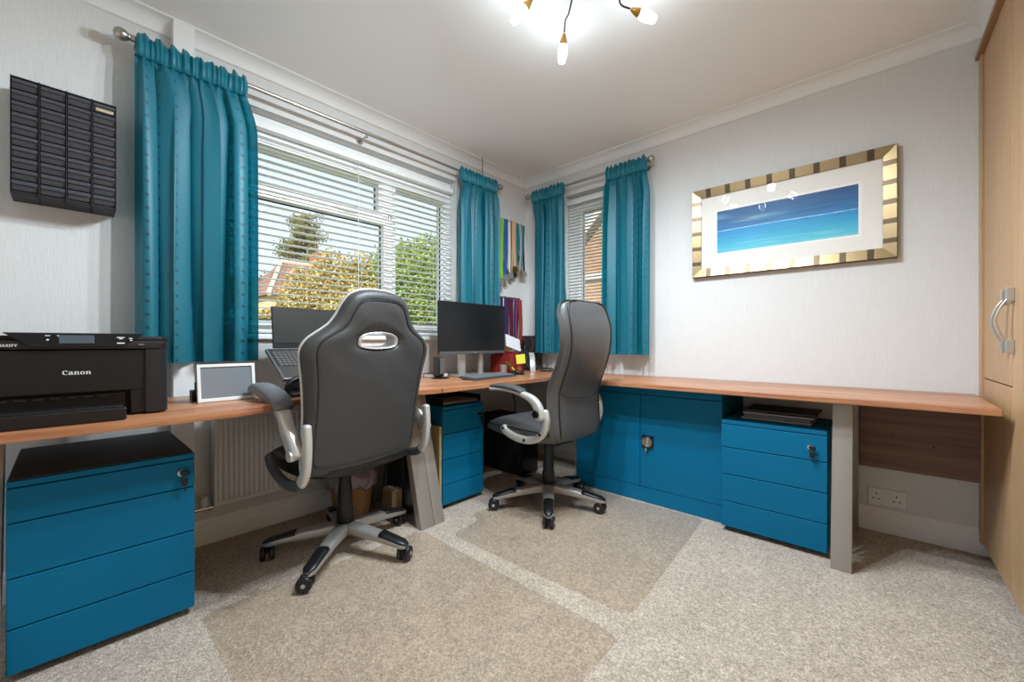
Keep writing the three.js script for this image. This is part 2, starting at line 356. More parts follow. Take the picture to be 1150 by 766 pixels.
function curtain(label, axis, a0t, a1t, a0b, a1b, yTop, yBot, off, folds, ph, flip) {
  const g = thing('curtain', label, 'curtain');
  const P = (a, y, d) => axis === 'z' ? [d, y, a] : [a, y, d];
  const nu = 220, nv = 70, yTape = yTop - 0.075, W = (a1b - a0b);
  const jit = [0, 1, 2, 3].map(() => rr(-1, 1));
  const wave = (s, v) => {   // rounded columns with narrow valleys, of unequal width
    const w = s * folds + ph + 0.2 * Math.sin(s * 6.283 * 1.3 + jit[0] * 3) + 0.07 * jit[1] * Math.sin(v * 2.4 + s * 7);
    const c = Math.abs(Math.cos(w * 3.1416)); return (2 * Math.pow(c, 0.6) - 1) * (0.85 + 0.3 * Math.sin(s * 9 + jit[2] * 4)) + 0.1 * Math.sin(w * 6.283 * 2.03 + 1 + v * 2);
  };
  const arc = [0]; for (let i = 1; i <= 220; i++) { const d = (wave(i / 220, 0.5) - wave((i - 1) / 220, 0.5)) * 0.046; arc.push(arc[i - 1] + Math.hypot(d, (a1b - a0b) / 220)); }
  const uOf = (s) => arc[Math.round(s * 220)];
  const grid = (nu, nv, f, uvf) => {
    const pos = [], uv = [], idx = [];
    for (let j = 0; j <= nv; j++) for (let i = 0; i <= nu; i++) { pos.push(...f(i / nu, j / nv)); uv.push(...uvf(i / nu, j / nv)); }
    for (let j = 0; j < nv; j++) for (let i = 0; i < nu; i++) { const a = j * (nu + 1) + i, b = a + 1, c = a + nu + 1, d = c + 1; idx.push(a, c, b, b, c, d); }
    const q = new THREE.BufferGeometry(); q.setAttribute('position', new THREE.Float32BufferAttribute(pos, 3)); q.setAttribute('uv', new THREE.Float32BufferAttribute(uv, 2)); q.setIndex(idx); q.computeVertexNormals(); return q;
  };
  const bodyAt = (s, v, y) => {
    const k = 0.55 * sstep(0, 0.045, v) + 0.45 * sstep(0, 0.3, v), e = Math.sin(Math.min(1, v / 0.1) * Math.PI / 2);
    const a = lerp(lerp(a0t, a1t, s), lerp(a0b, a1b, s), sstep(0, 0.15, v));
    const A = lerp(0.004, 0.046, k) * (1 - 0.15 * Math.sin(v * 5 + jit[3]));
    const pinch = (1 - k) * 0.006 * Math.sin(s * folds * 6.283 * 3.1 + jit[1] * 5);
    const slide = 0.016 * k * Math.sin((s * folds + ph) * 6.283 * 2 + 0.8) * Math.min(1, s * 8, (1 - s) * 8);
    return P(a + slide, y, off + 0.022 * e * 0.3 + A * wave(s, v) + pinch);
  };
  const yHem = yBot + 0.052;
  part(g, 'panel', grid(nu, nv, (s, v) => bodyAt(s, v * (yTape - yHem) / (yTape - yBot), lerp(yTape, yHem, v)), (s, v) => [uOf(s), lerp(yTape, yHem, v)]), M.curtain);
  part(g, 'hem', grid(nu, 6, (s, v) => bodyAt(s, lerp((yTape - yHem) / (yTape - yBot), 1, v), lerp(yHem, yBot, v)), (s, v) => [uOf(s), lerp(yHem, yBot, v)]), M.curtain);
  // gathered heading with a rod pocket and a small frill
  const rings = [], n = 150, m = 26;
  for (let i = 0; i <= n; i++) {
    const s = i / n, a = lerp(a0t, a1t, s), cr = Math.sin(s * 6.283 * folds * 2.3 + jit[0] * 4 + 2 * Math.sin(s * 11)) * 0.45 + Math.sin(s * 6.283 * folds * 5.7 + jit[2] * 6 + 1.5 * Math.sin(s * 23)) * 0.4 + Math.sin(s * 6.283 * folds * 0.9) * 0.3, cr2 = Math.sin(s * 6.283 * folds * 2.2 + jit[3]);
    const end = Math.min(1, s * 30 + 0.5, (1 - s) * 30 + 0.5), r = [];
    for (let j = 0; j < m; j++) {
      const t = j / m * 6.283, up = Math.cos(t), out = Math.sin(t);
      const bulge = 1 + 0.3 * cr * Math.abs(out) + 0.2 * cr2 * Math.max(0, up) + 0.12 * cr * Math.max(0, up);
      r.push(V(...P(a + 0.004 * cr * up, yTop - 0.034 + up * (up > 0 ? 0.047 : 0.05) * bulge * end, off + 0.004 + out * (0.021 - 0.012 * Math.max(0, up - 0.5) * 2) * (1 + 0.5 * cr) * end)));
    }
    rings.push(r);
  }
  if (flip) rings.reverse();
  part(g, 'heading', loft(rings), M.curtainHead);
  return g;
}
curtain('long teal dotted curtain between the drawer organiser and the wide window', 'z', 2.195, 2.6, 2.16, 2.6, 2.232, 0.868, 0.092, 4, 0.3);
curtain('teal dotted curtain at the corner end of the wide window behind the monitor', 'z', 0.46, 0.842, 0.45, 0.878, 2.232, 0.872, 0.092, 5, 0.15);
curtain('teal dotted curtain in the corner at the left of the small window', 'x', 0.155, 0.485, 0.19, 0.485, 2.232, 0.872, 0.092, 4, 0.6, true);
curtain('teal dotted curtain at the right of the small window beside the picture', 'x', 0.868, 1.182, 0.862, 1.21, 2.232, 0.872, 0.092, 4, 0.1, true);

// ---------------------------------------------------------------- desks
const DT = 0.722, DB = 0.697, FX = 0.722, FZ = 0.595;
function slantLeg(g, w0, w1, axis, foot, top, m, name = 'leg') {
  // flat metal leg whose foot stands further out than its top
  const t = 0.042, pr = [[foot, 0], [top, DB], [top - t, DB], [foot - t, 0]];
  let q = extrude(pr, w1 - w0 - 0.004, 0.002);
  q = axis === 'x' ? q.translate(0, 0, w0 + 0.002) : q.rotateY(-Math.PI / 2).translate(w1 - 0.002, 0, 0);
  return part(g, name, toCreasedNormals(q, 0.5), m);
}
{
  const g = thing('desk', 'walnut desk under the printer and the laptop', 'desk');
  const sh = new THREE.Shape(); sh.moveTo(0.13, 1.494);
  for (const p of new THREE.SplineCurve([[0.716, 1.494], [0.712, 1.56], [0.685, 1.64], [0.625, 1.74], [0.592, 1.86], [0.588, 2.0], [0.6, 2.12], [0.645, 2.22], [0.7, 2.3], [0.73, 2.38], [0.737, 2.48], [0.737, 3.088]].map((p) => new THREE.Vector2(...p))).getPoints(90)) sh.lineTo(p.x, p.y);
  sh.lineTo(0.13, 3.088); sh.closePath();
  part(g, 'desktop', boxUV(toCreasedNormals(new THREE.ExtrudeGeometry(sh, { depth: DT - DB - 0.006, bevelEnabled: true, bevelSize: 0.003, bevelOffset: -0.003, bevelThickness: 0.003, bevelSegments: 2 }).rotateX(Math.PI / 2).translate(0, DT - 0.003, 0), 0.5), 'z'), M.desk);
  slantLeg(g, 1.492, 1.574, 'x', 0.652, 0.465, M.legGrey);
  slantLeg(g, 2.914, 2.985, 'x', 0.652, 0.465, M.legGrey);
  part(g, 'rear_leg', extrude([[0.14, 0], [0.26, DB], [0.22, DB], [0.1, 0]], 0.06).translate(0, 0, 1.5), M.legGrey);
  part(g, 'foot_rail', rbox(0.16, 0.6, 0.55, 0.59, 1.51, 1.56, 0.003), M.legGrey);
}
{
  const g = thing('desk', 'walnut desk under the monitor and the keyboard', 'desk');
  part(g, 'desktop', rbox(0.004, FX, DB, DT, FZ + 0.0005, 1.4915, 0.004, 'z'), M.desk);
  slantLeg(g, 1.425, 1.49, 'x', 0.652, 0.465, M.legGrey);
  part(g, 'rear_leg', extrude([[0.14, 0], [0.26, DB], [0.22, DB], [0.1, 0]], 0.06).translate(0, 0, 1.43), M.legGrey);
}
{
  const g = thing('desk', 'long walnut desk along the picture wall reaching the wardrobe', 'desk');
  part(g, 'desktop', rbox(0.004, 2.694, DB, DT, 0.004, FZ, 0.004, 'x'), M.desk);
  slantLeg(g, 2.219, 2.289, 'z', 0.606, 0.5, M.legGrey);
  part(g, 'rear_leg', extrude([[0.05, 0], [0.12, DB], [0.08, DB], [0.01, 0]], 0.05).rotateY(-Math.PI / 2).translate(2.29, 0, 0.02), M.legGrey);
  part(g, 'modesty_panel', rbox(2.294, 2.706, 0.323, DB, 0.004, 0.022, 0.002, 'x'), M.modesty);
  for (const [x, y] of [[2.42, 0.5], [2.56, 0.46]]) part(g, 'cam_cap', cyl(0.004, 0.004, 0.003, 10).rotateX(Math.PI / 2).translate(x, y, 0.0232), M.blackMatte);
}
// ---------------------------------------------------------------- pedestals and cupboard
function lockAndKeys(parent, at, turn) {
  const g = new THREE.Group(); g.name = 'lock'; parent.add(g); g.position.copy(at); g.rotation.y = turn;   // local +z points out of the drawer front
  part(g, 'lock_barrel', cyl(0.011, 0.012, 0.008, 20).rotateX(Math.PI / 2).translate(0, 0, 0.004), M.chrome);
  part(g, 'key', merge(rbox(-0.004, 0.02, -0.008, 0.008, 0.012, 0.02, 0.003), rbox(-0.003, 0.003, -0.002, 0.002, 0.004, 0.014, 0.0005)), M.blackGloss);
  part(g, 'spare_key', merge(rbox(-0.002, 0.016, -0.042, -0.014, 0.016, 0.022, 0.004), rbox(0.005, 0.01, -0.064, -0.04, 0.018, 0.0195, 0.0005)), M.black);
}
function pedestal(label, w, h, depth, pos, turn, rows, lockAt, foot = 0.02) {
  // local: front face at +z = 0, width along x centred, depth toward -z
  const g = thing('drawer_pedestal', label, 'drawer unit', pos, turn);
  part(g, 'carcass', merge(rbox(-w / 2, w / 2, foot, h - 0.018, -depth, -0.021, 0.003)), M.teal);
  part(g, 'top_panel', rbox(-w / 2, w / 2, h - 0.018, h, -depth, 0.0, 0.003), M.teal);
  const y1 = h - 0.021;
  for (let i = 0; i < rows.length - 1; i++) {
    const d = part(g, 'drawer', rbox(-w / 2, w / 2, rows[i + 1] + 0.0035, rows[i], -0.02, 0, 0.0025), M.teal);
  }
  lockAndKeys(g, V(lockAt[0], lockAt[1], 0), 0);
  for (const [x, z] of [[-w / 2 + 0.05, -0.06], [w / 2 - 0.05, -0.06], [-w / 2 + 0.05, -depth + 0.06], [w / 2 - 0.05, -depth + 0.06]])
    part(g, 'castor', cyl(foot / 2, foot / 2, 0.016, 14).rotateZ(Math.PI / 2).translate(x, foot / 2, z), M.black);
  return g;
}
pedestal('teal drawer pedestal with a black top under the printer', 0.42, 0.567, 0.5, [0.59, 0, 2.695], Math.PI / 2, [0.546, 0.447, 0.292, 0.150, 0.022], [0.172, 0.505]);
part(scene.children[scene.children.length - 1], 'black_top_layer', rbox(-0.206, 0.206, 0.567, 0.574, -0.495, -0.003, 0.003), M.blackMatte, 'thin black layer on top');  // thin black layer laid over the teal top panel
pedestal('narrow teal drawer pedestal beside the slanted desk legs', 0.318, 0.586, 0.41, [0.532, 0, 1.186], Math.PI / 2, [0.582 - 0.017, 0.427, 0.281, 0.136, 0.022], [0.118, 0.515]);
pedestal('teal drawer pedestal beside the grey leg near the wardrobe', 0.43, 0.562, 0.4, [1.988, 0, 0.532], 0, [0.541, 0.424, 0.288, 0.152, 0.022], [0.155, 0.485]);
{
  const g = thing('cupboard', 'low teal two-door metal cupboard with a round handle under the long desk', 'cupboard', [1.298, 0, 0.45]);
  const w = 0.457;
  part(g, 'carcass', merge(rbox(-w, w, 0.0, 0.686, -0.43, -0.018, 0.002)), M.teal);
  part(g, 'plinth', rbox(-w, w, 0.0, 0.089, -0.018, 0, 0.002), M.teal);
  part(g, 'top_rail', rbox(-w, w, 0.645, 0.686, -0.018, 0, 0.002), M.teal);
  const dl = part(g, 'door', rbox(-w, -0.0015, 0.092, 0.642, -0.018, 0.001, 0.002), M.teal);
  const dr = part(g, 'door', rbox(0.0015, w, 0.092, 0.642, -0.018, 0.001, 0.002), M.teal);
  part(dr, 'handle_plate', rbox(0.012, 0.086, 0.328, 0.402, 0.001, 0.006, 0.003), M.blackGloss);
  part(dr, 'knob', merge(cyl(0.03, 0.032, 0.012, 32).rotateX(Math.PI / 2).translate(0.049, 0.366, 0.012), rbox(0.043, 0.055, 0.338, 0.394, 0.016, 0.03, 0.004)), M.chrome);
  part(dr, 'key', merge(rbox(0.034, 0.046, 0.312, 0.33, 0.012, 0.015, 0.003), rbox(0.038, 0.042, 0.292, 0.314, 0.013, 0.0145, 0.0005)), M.chrome);
}
// flat folders on the right pedestal, letter tray on the narrow one
[['grey', 0.562, 0.3, 0x8f8c90], ['', 0.574, 0.28, 0x76737a], ['', 0.586, 0.3, 0xa09da0], ['', 0.6, 0.31, 0x1b1b1e]].forEach(([, y, w, c], i) => {
  single('folder', rbox(1.985 - w / 2 + i * 0.004, 1.985 + w / 2 + i * 0.004, y + 0.0005, y + 0.0112, 0.16, 0.42 - i * 0.006, 0.003), std(c, 0.5), ['grey document folder at the bottom of the pile on the drawer pedestal near the wardrobe', 'dark grey folder second from the bottom of the pile near the wardrobe', 'light grey folder second from the top of the pile near the wardrobe', 'black folder on top of the pile on the pedestal near the wardrobe'][i], 'folder', 'folders on the pedestal');
});
{
  const g = thing('letter_tray', 'black letter tray with papers on the narrow teal pedestal', 'tray', [0.38, 0.586, 1.17]);
  part(g, 'tray_base', rbox(-0.12, 0.12, 0.0, 0.005, -0.15, 0.15, 0.002), M.black);
  part(g, 'tray_side', merge(rbox(-0.12, 0.12, 0.0, 0.045, -0.15, -0.146, 0.001), rbox(-0.12, 0.12, 0.0, 0.045, 0.146, 0.15, 0.001), rbox(-0.12, -0.116, 0, 0.045, -0.15, 0.15, 0.001)), M.black);
  part(g, 'paper_stack', rbox(-0.11, 0.11, 0.005, 0.018, -0.135, 0.135, 0.001), std(0x8a8684, 0.8));
}
// clipboard leaning by the narrow pedestal
single('wooden_panel', rbox(0.22, 0.545, 0.0, 0.482, 1.362, 1.378, 0.002), M.card, 'pale wooden panel standing between the desk leg and the narrow pedestal', 'panel');

// ---------------------------------------------------------------- radiator
{
  const g = thing('radiator', 'white ribbed panel radiator on the wall under the wide window', 'radiator', [0, 0, 0]);
  const z0 = 0.95, z1 = 2.328, y0 = 0.19, y1 = 0.62;
  part(g, 'panel_body', rbox(0.03, 0.093, y0, y1, z0, z1, 0.006), M.radiator);
  const rib = rbox(0.093 - 0.004, 0.1, y0 + 0.022, y1 - 0.03, -0.0086, 0.0086, 0.004);
  for (let z = z0 + 0.035; z < z1 - 0.02; z += 0.0213) part(g, 'rib', rib, M.radiator).position.z = z;
  part(g, 'top_grille', rbox(0.028, 0.1, y1, y1 + 0.012, z0 - 0.003, z1 + 0.003, 0.003), M.radiator);
  part(g, 'valve', merge(cyl(0.014, 0.014, 0.036, 16).translate(0.075, 0.225, 2.362), cyl(0.007, 0.007, 0.03, 12).translate(0.075, 0.2, 2.362)), M.offwhite);
  part(g, 'pipe', merge(cylBetween(V(0.075, 0.19, 2.325), V(0.075, 0.19, 2.42), 0.0075), cylBetween(V(0.075, 0.0, 2.42), V(0.075, 0.194, 2.42), 0.0075), cylBetween(V(0.075, 0.19, 2.335), V(0.075, 0.19, 2.347), 0.012)), M.chrome);
}
// ---------------------------------------------------------------- socket
{
  const g = thing('double_socket', 'white double wall socket with two switches under the desk', 'socket', [2.398, 0.174, 0]);
  part(g, 'faceplate', rbox(-0.073, 0.073, -0.043, 0.043, 0, 0.009, 0.004), M.white);
  for (const sx of [-0.04, 0.036]) for (const [x, y, w, h] of [[0, 0.014, 0.005, 0.009], [-0.0115, -0.01, 0.008, 0.005], [0.0115, -0.01, 0.008, 0.005]])
    part(g, 'pin_hole', box(sx + x - w / 2, sx + x + w / 2, y - h / 2, y + h / 2, 0.0085, 0.0094), M.blackMatte);
  for (const sx of [-0.009, 0.009]) part(g, 'switch', rbox(sx - 0.006, sx + 0.006, 0.012, 0.03, 0.008, 0.0125, 0.002), M.white);
}
// ---------------------------------------------------------------- picture
{
  const x0 = 1.461, x1 = 2.437, y0 = 1.376, y1 = 1.938, f = 0.055;
  const g = thing('framed_picture', 'framed turquoise seascape print with a gold banded frame', 'picture', [(x0 + x1) / 2, (y0 + y1) / 2, 0.004]);
  const w = (x1 - x0) / 2, h = (y1 - y0) / 2;
  part(g, 'backing', rbox(-w + 0.004, w - 0.004, -h + 0.004, h - 0.004, 0, 0.014, 0.001), std(0x2a2522, 0.7));
  part(g, 'mount', box(-w + f - 0.006, w - f + 0.006, -h + f - 0.006, h - f + 0.006, 0.0142, 0.0162), std(0xf0ebe3, 0.8));
  const pw = 0.34, ph = 0.1305, px = 0.0, py = -0.008;
  const art = dataTex(1024, 512, (u, v) => {
    const s = N1(u, v, 5, 40), s2 = N2(u, v, 9, 90), n = N1(u, v, 4, 7);
    let c; const hz = 0.52 + 0.01 * Math.sin(u * 5);
    if (v > hz) {
      const t = (v - hz) / (1 - hz);
      c = mix3([22, 120, 180], [8, 78, 132], t);
      c = mix3(c, [176, 186, 200], clamp((n * 1.5 - 0.55) * (1 - Math.abs(t - 0.5) * 1.2) * sstep(0.75, 0.15, u)));
      c = mix3(c, [4, 60, 110], clamp((s - 0.55) * 1.2));
    } else {
      const t = v / hz;
      c = mix3([90, 196, 214], [14, 150, 204], clamp(t * 1.3 - 0.1));
      c = mix3(c, [172, 226, 232], clamp((s * 0.7 + s2 * 0.5 - 0.62) * 1.8 * (1 - t)));
      c = mix3(c, [8, 108, 170], clamp((s2 - 0.6) * 1.4 * t));
      if (u < 0.25) c = mix3(c, [6, 110, 170], (0.25 - u) * 1.5 * s);
    }
    return mix3(c, [235, 245, 250], Math.exp(-Math.pow((v - hz) / 0.008, 2)) * (0.5 + 0.5 * N2(u, 0.3, 30, 3)));
  }, 1, 1);
  part(g, 'print', new THREE.BoxGeometry(pw * 2, ph * 2, 0.0012).translate(px, py, 0.0168), std(0xffffff, 0.5, 0, { map: art }));
  part(g, 'print_border', extrude([[-pw - 0.012, -ph - 0.012], [pw + 0.012, -ph - 0.012], [pw + 0.012, ph + 0.012], [-pw - 0.012, ph + 0.012]], 0.0006, 0, [[[-pw, -ph], [-pw, ph], [pw, ph], [pw, -ph]]]).translate(px, py, 0.0162), std(0xfbf8f2, 0.7));
  part(g, 'glazing', new THREE.PlaneGeometry(2 * (w - f + 0.004), 2 * (h - f + 0.004)).translate(0, 0, 0.0205), M.glass);
  // rails carry alternating pale and bronze leaf tiles; outer edge thin dark
  part(g, 'outer_edge', merge(rbox(-w, w, h - 0.003, h, 0, 0.026, 0.001), rbox(-w, w, -h, -h + 0.003, 0, 0.026, 0.001), rbox(-w, -w + 0.003, -h, h, 0, 0.026, 0.001), rbox(w - 0.003, w, -h, h, 0, 0.026, 0.001)), std(0x4d4238, 0.35, 0.6));
  const prism = (len, c0, c1) => { // tile with mitred ends c0/c1 (0 or 1), outer edge at +y
    const d = f - 0.004, l = len / 2, pr = [[-l, d], [l, d], [l - c1 * d, 0], [-l + c0 * d, 0]];
    const q = extrude(pr, 0.012, 0.0006); const p = q.attributes.position;
    for (let i = 0; i < p.count; i++) if (p.getZ(i) > 0.005) p.setZ(i, p.getZ(i) + p.getY(i) / d * 0.010);
    q.computeVertexNormals(); return q;
  };
  const rail = (len, n, place) => {
    const wide = 1.0, nar = 0.34, unit = len / (n * wide + (n - 1) * nar); let s = -len / 2;
    for (let i = 0; i < 2 * n - 1; i++) {
      const l = unit * (i % 2 ? nar : wide), c0 = i === 0 ? 1 : 0, c1 = i === 2 * n - 2 ? 1 : 0;
      const q = prism(l - 0.0004, c0, c1).translate(s + l / 2, 0, 0); place(q);
      part(g, 'frame_tile', q, i % 2 ? M.bronzeTile : M.champagne); s += l;
    }
  };
  const ih = h - f, iw = w - f;
  rail(2 * w - 0.006, 9, (q) => q.translate(0, ih + 0.001, 0.012));
  rail(2 * w - 0.006, 9, (q) => q.rotateZ(Math.PI).translate(0, -ih - 0.001, 0.012));
  rail(2 * h - 0.006, 6, (q) => q.rotateZ(Math.PI / 2).translate(-iw - 0.001, 0, 0.012));
  rail(2 * h - 0.006, 6, (q) => q.rotateZ(-Math.PI / 2).translate(iw + 0.001, 0, 0.012));
}
// ---------------------------------------------------------------- wardrobe
{
  const g = thing('wardrobe', 'tall fitted beech wardrobe with bow handles along the right side', 'wardrobe', [WX, 0, 0], SL);
  part(g, 'carcass', box(0.018, 0.6, 0.06, 2.25, 0.014, ZF - 0.06, 'y'), M.beechEdge);
  part(g, 'plinth', box(0.05, 0.6, 0.0, 0.06, 0.03, ZF - 0.06), M.beechEdge);
  part(g, 'filler_strip', rbox(-0.008, 0.018, 0.06, 2.25, 0.003, 0.054, 0.002, 'y'), M.beech);
  part(g, 'lower_panel', rbox(0.0, 0.018, 0.06, 0.796, 0.057, 0.5405, 0.0015, 'y'), M.beech);
  const d1 = part(g, 'door', rbox(0.0, 0.018, 0.801, 2.232, 0.057, 0.5365, 0.0015, 'y'), M.beech);
  const d2 = part(g, 'door', rbox(0.0, 0.018, 0.06, 2.232, 0.5445, 1.03, 0.0015, 'y'), M.beech);
  for (let i = 0; i < 4; i++) part(g, 'door', rbox(0.0, 0.018, 0.06, 2.232, 1.033 + i * 0.49, 1.033 + i * 0.49 + 0.486, 0.0015, 'y'), M.beech);
  part(g, 'top_moulding', merge(rbox(-0.02, 0.05, 2.234, 2.256, 0.004, ZF - 0.06, 0.003, 'z')), M.beechEdge);
  const handle = (d, z) => {
    const bow = [];
    part(d, 'handle', merge(
      sweepYZ([[z, 1.125], [z, 1.09]], -0.012, 0.02, 0.016, 4), sweepYZ([[z, 0.965], [z, 0.93]], -0.012, 0.02, 0.016, 4),
      rbox(-0.02, 0.0, 1.1, 1.148, z - 0.009, z + 0.009, 0.003), rbox(-0.02, 0.0, 0.918, 0.966, z - 0.009, z + 0.009, 0.003),
      (() => { const c = new THREE.CatmullRomCurve3([V(-0.014, 1.112, z), V(-0.03, 1.085, z), V(-0.043, 1.033, z), V(-0.03, 0.981, z), V(-0.014, 0.954, z)]); const rings = []; for (let i = 0; i <= 24; i++) { const q = c.getPoint(i / 24), T = c.getTangent(i / 24), N = T.clone().cross(V(0, 0, 1)).normalize(); rings.push(oval(q, V(0, 0, 1), N, 0.0085, 0.0035, 14, 3)); } return loft(rings); })()), M.silver, 'satin bow handle');
  };
  handle(d1, 0.497); handle(d2, 0.568);
}
// ---------------------------------------------------------------- drawer organiser on the wall
{
  const x1 = 0.128, y0 = 1.482, y1 = 1.896, z0 = 2.657, z1 = 2.924;
  const g = thing('drawer_organiser', 'black wall-mounted organiser with forty small clear-fronted drawers', 'organiser', [0, y0, (z0 + z1) / 2]);
  const w = (z1 - z0) / 2, h = y1 - y0, nC = 4, nR = 10, t = 0.0035;
  const shell = [rbox(0, x1, 0, 0.012, -w, w, 0.002), rbox(0, x1, h - 0.004, h, -w, w, 0.001), rbox(0, 0.006, 0, h, -w, w, 0.001)];
  for (let c = 0; c <= nC; c++) { const z = -w + 2 * w * c / nC; shell.push(box(0, x1 + 0.006, 0, h, Math.max(-w, z - t / 2), Math.min(w, z + t / 2))); }
  for (let r = 1; r < nR; r++) { const y = 0.012 + (h - 0.016) * r / nR; shell.push(box(0, x1 + 0.002, y - 0.001, y + 0.001, -w, w)); }
  part(g, 'housing', merge(shell), std(0x0d0e12, 0.5));
  const cw = 2 * w / nC, ch = (h - 0.016) / nR, dw = cw / 2 - 0.0035;
  const drawerGeo = (() => { const pr = [[0.02, 0], [x1 - 0.004, 0.002], [x1 + 0.002, ch * 0.52], [x1 - 0.004, ch * 0.56], [0.02, ch * 0.56]]; return toCreasedNormals(extrude(pr, 2 * dw).translate(0, 0, -dw), 0.5); })();
  const lipGeo = (() => { const pr = [[x1 - 0.004, ch * 0.54], [x1 + 0.008, ch * 0.5], [x1 + 0.0015, ch * 0.86], [x1 - 0.004, ch * 0.86]]; return toCreasedNormals(extrude(pr, 2 * dw).translate(0, 0, -dw), 0.5); })();
  const smoked = std(0x46474d, 0.22);
  for (let c = 0; c < nC; c++) for (let r = 0; r < nR; r++) {
    const d = part(g, 'drawer', drawerGeo, smoked);
    d.position.set(0, 0.013 + r * ch, -w + (c + 0.5) * cw); part(d, 'grip', lipGeo, smoked);
    if (c === 0 && r === nR - 1) part(d, 'contents', rbox(x1 - 0.003, x1 + 0.0035, ch * 0.1, ch * 0.42, -dw + 0.004, dw - 0.006, 0.002), std(0xb9a98c, 0.6), 'pale contents showing in the top drawer');
  }
}
// ---------------------------------------------------------------- ceiling light
{
  const c = V(1.531, H, 1.477);
  const g = thing('ceiling_light', 'multi-arm ceiling light with frosted glass shades and brass sockets', 'ceiling light', [c.x, H, c.z]);
  part(g, 'ceiling_rose', lathe([[0.0001, -0.03], [0.03, -0.03], [0.055, -0.02], [0.065, -0.004], [0.066, 0], [0.0001, 0]].reverse(), 36), M.darkMetal);
  const arms = [[1.323, 2.267, 1.573, 0.75, -0.7], [1.327, 2.261, 1.294, 0.45, -0.85], [1.686, 2.255, 1.243, 0.97, -0.2], [1.787, 2.25, 1.549, 0.8, -0.6], [1.53, 2.25, 1.725, 0.6, -0.8]].map(([x, y, z, o, d]) => { const r = V(x - c.x, 0, z - c.z).normalize(); return [x - c.x, y, z - c.z, [r.x * o, d, r.z * o]]; });
  for (const [x, y, z, d0] of arms) {
    const dir = V(...d0).normalize(), p = V(x, y - H, z), top = p.clone().addScaledVector(dir, -0.036), neck = p.clone().addScaledVector(dir, -0.066);
    const r = V(x, 0, z).normalize();
    part(g, 'arm', tube([V(0, -0.02, 0), r.clone().multiplyScalar(0.06).setY(-0.035), r.clone().multiplyScalar(Math.hypot(x, z) * 0.62).setY(-0.05 + (y - H) * 0.18).addScaledVector(dir, -0.015), neck.clone().addScaledVector(dir, -0.04), neck], 0.0035, 40, 8), M.darkMetal);
    const turn = new THREE.Quaternion().setFromUnitVectors(V(0, -1, 0), dir);
    const put = (q) => q.applyQuaternion(turn).translate(p.x, p.y, p.z);
    part(g, 'socket', put(lathe([[0.0001, 0.064], [0.006, 0.062], [0.011, 0.048], [0.0165, 0.03], [0.0165, 0.024], [0.0001, 0.024]].reverse(), 20)), M.gold);
    part(g, 'glass_shade', put(lathe([[0.0155, 0.028], [0.0205, 0.01], [0.0222, -0.006], [0.0205, -0.024], [0.016, -0.043], [0.0125, -0.05], [0.0001, -0.05]], 24)), M.frosted);
    // the brass socket closes the shade behind, so a bulb throws its light forward and to the sides
    const L = new THREE.SpotLight(0xe4f4ff, LAMP_POWER, 0, 1.55, 0.45, 2); L.position.copy(p).addScaledVector(dir, 0.012); L.target.position.copy(p).addScaledVector(dir, 0.3).add(V(-0.22, -1, 0.12)); g.add(L.target); L.castShadow = true; L.shadow.radius = 1.4; L.shadow.mapSize.set(1024, 1024); L.name = 'bulb_light'; g.add(L);
    const S = new THREE.PointLight(0xe4f4ff, LAMP_POWER * 0.03, 0, 2); S.position.copy(p); S.castShadow = true; S.shadow.radius = 1.4; S.name = 'shade_light'; g.add(S);
  }
}
// ---------------------------------------------------------------- chair mats
function mat(label, pts, r) {
  const s = new THREE.Shape(), n = pts.length;
  for (let i = 0; i < n; i++) {
    const p = new THREE.Vector2(...pts[i]), a = new THREE.Vector2(...pts[(i + n - 1) % n]), b = new THREE.Vector2(...pts[(i + 1) % n]);
    const e = p.clone().add(a.clone().sub(p).setLength(r)), f = p.clone().add(b.clone().sub(p).setLength(r));
    i ? s.lineTo(e.x, e.y) : s.moveTo(e.x, e.y); s.quadraticCurveTo(p.x, p.y, f.x, f.y);
  }
  const g = new THREE.ExtrudeGeometry(s, { depth: 0.0016, bevelEnabled: true, bevelSize: 0.0035, bevelThickness: 0.0006, bevelSegments: 2, curveSegments: 8 }).rotateX(Math.PI / 2).translate(0, 0.0032, 0);
  return single('chair_mat', g, M.mat, label, 'chair mat');
}
mat('clear plastic chair mat under the front office chair', [[0.655, 1.578], [1.755, 1.585], [1.765, 2.475], [0.63, 2.472]], 0.05);
mat('clear plastic chair mat with a lip under the rear office chair', [[0.72, 0.5], [1.665, 0.47], [1.735, 1.47], [0.80, 1.497], [0.79, 1.285], [0.70, 1.28]], 0.06);

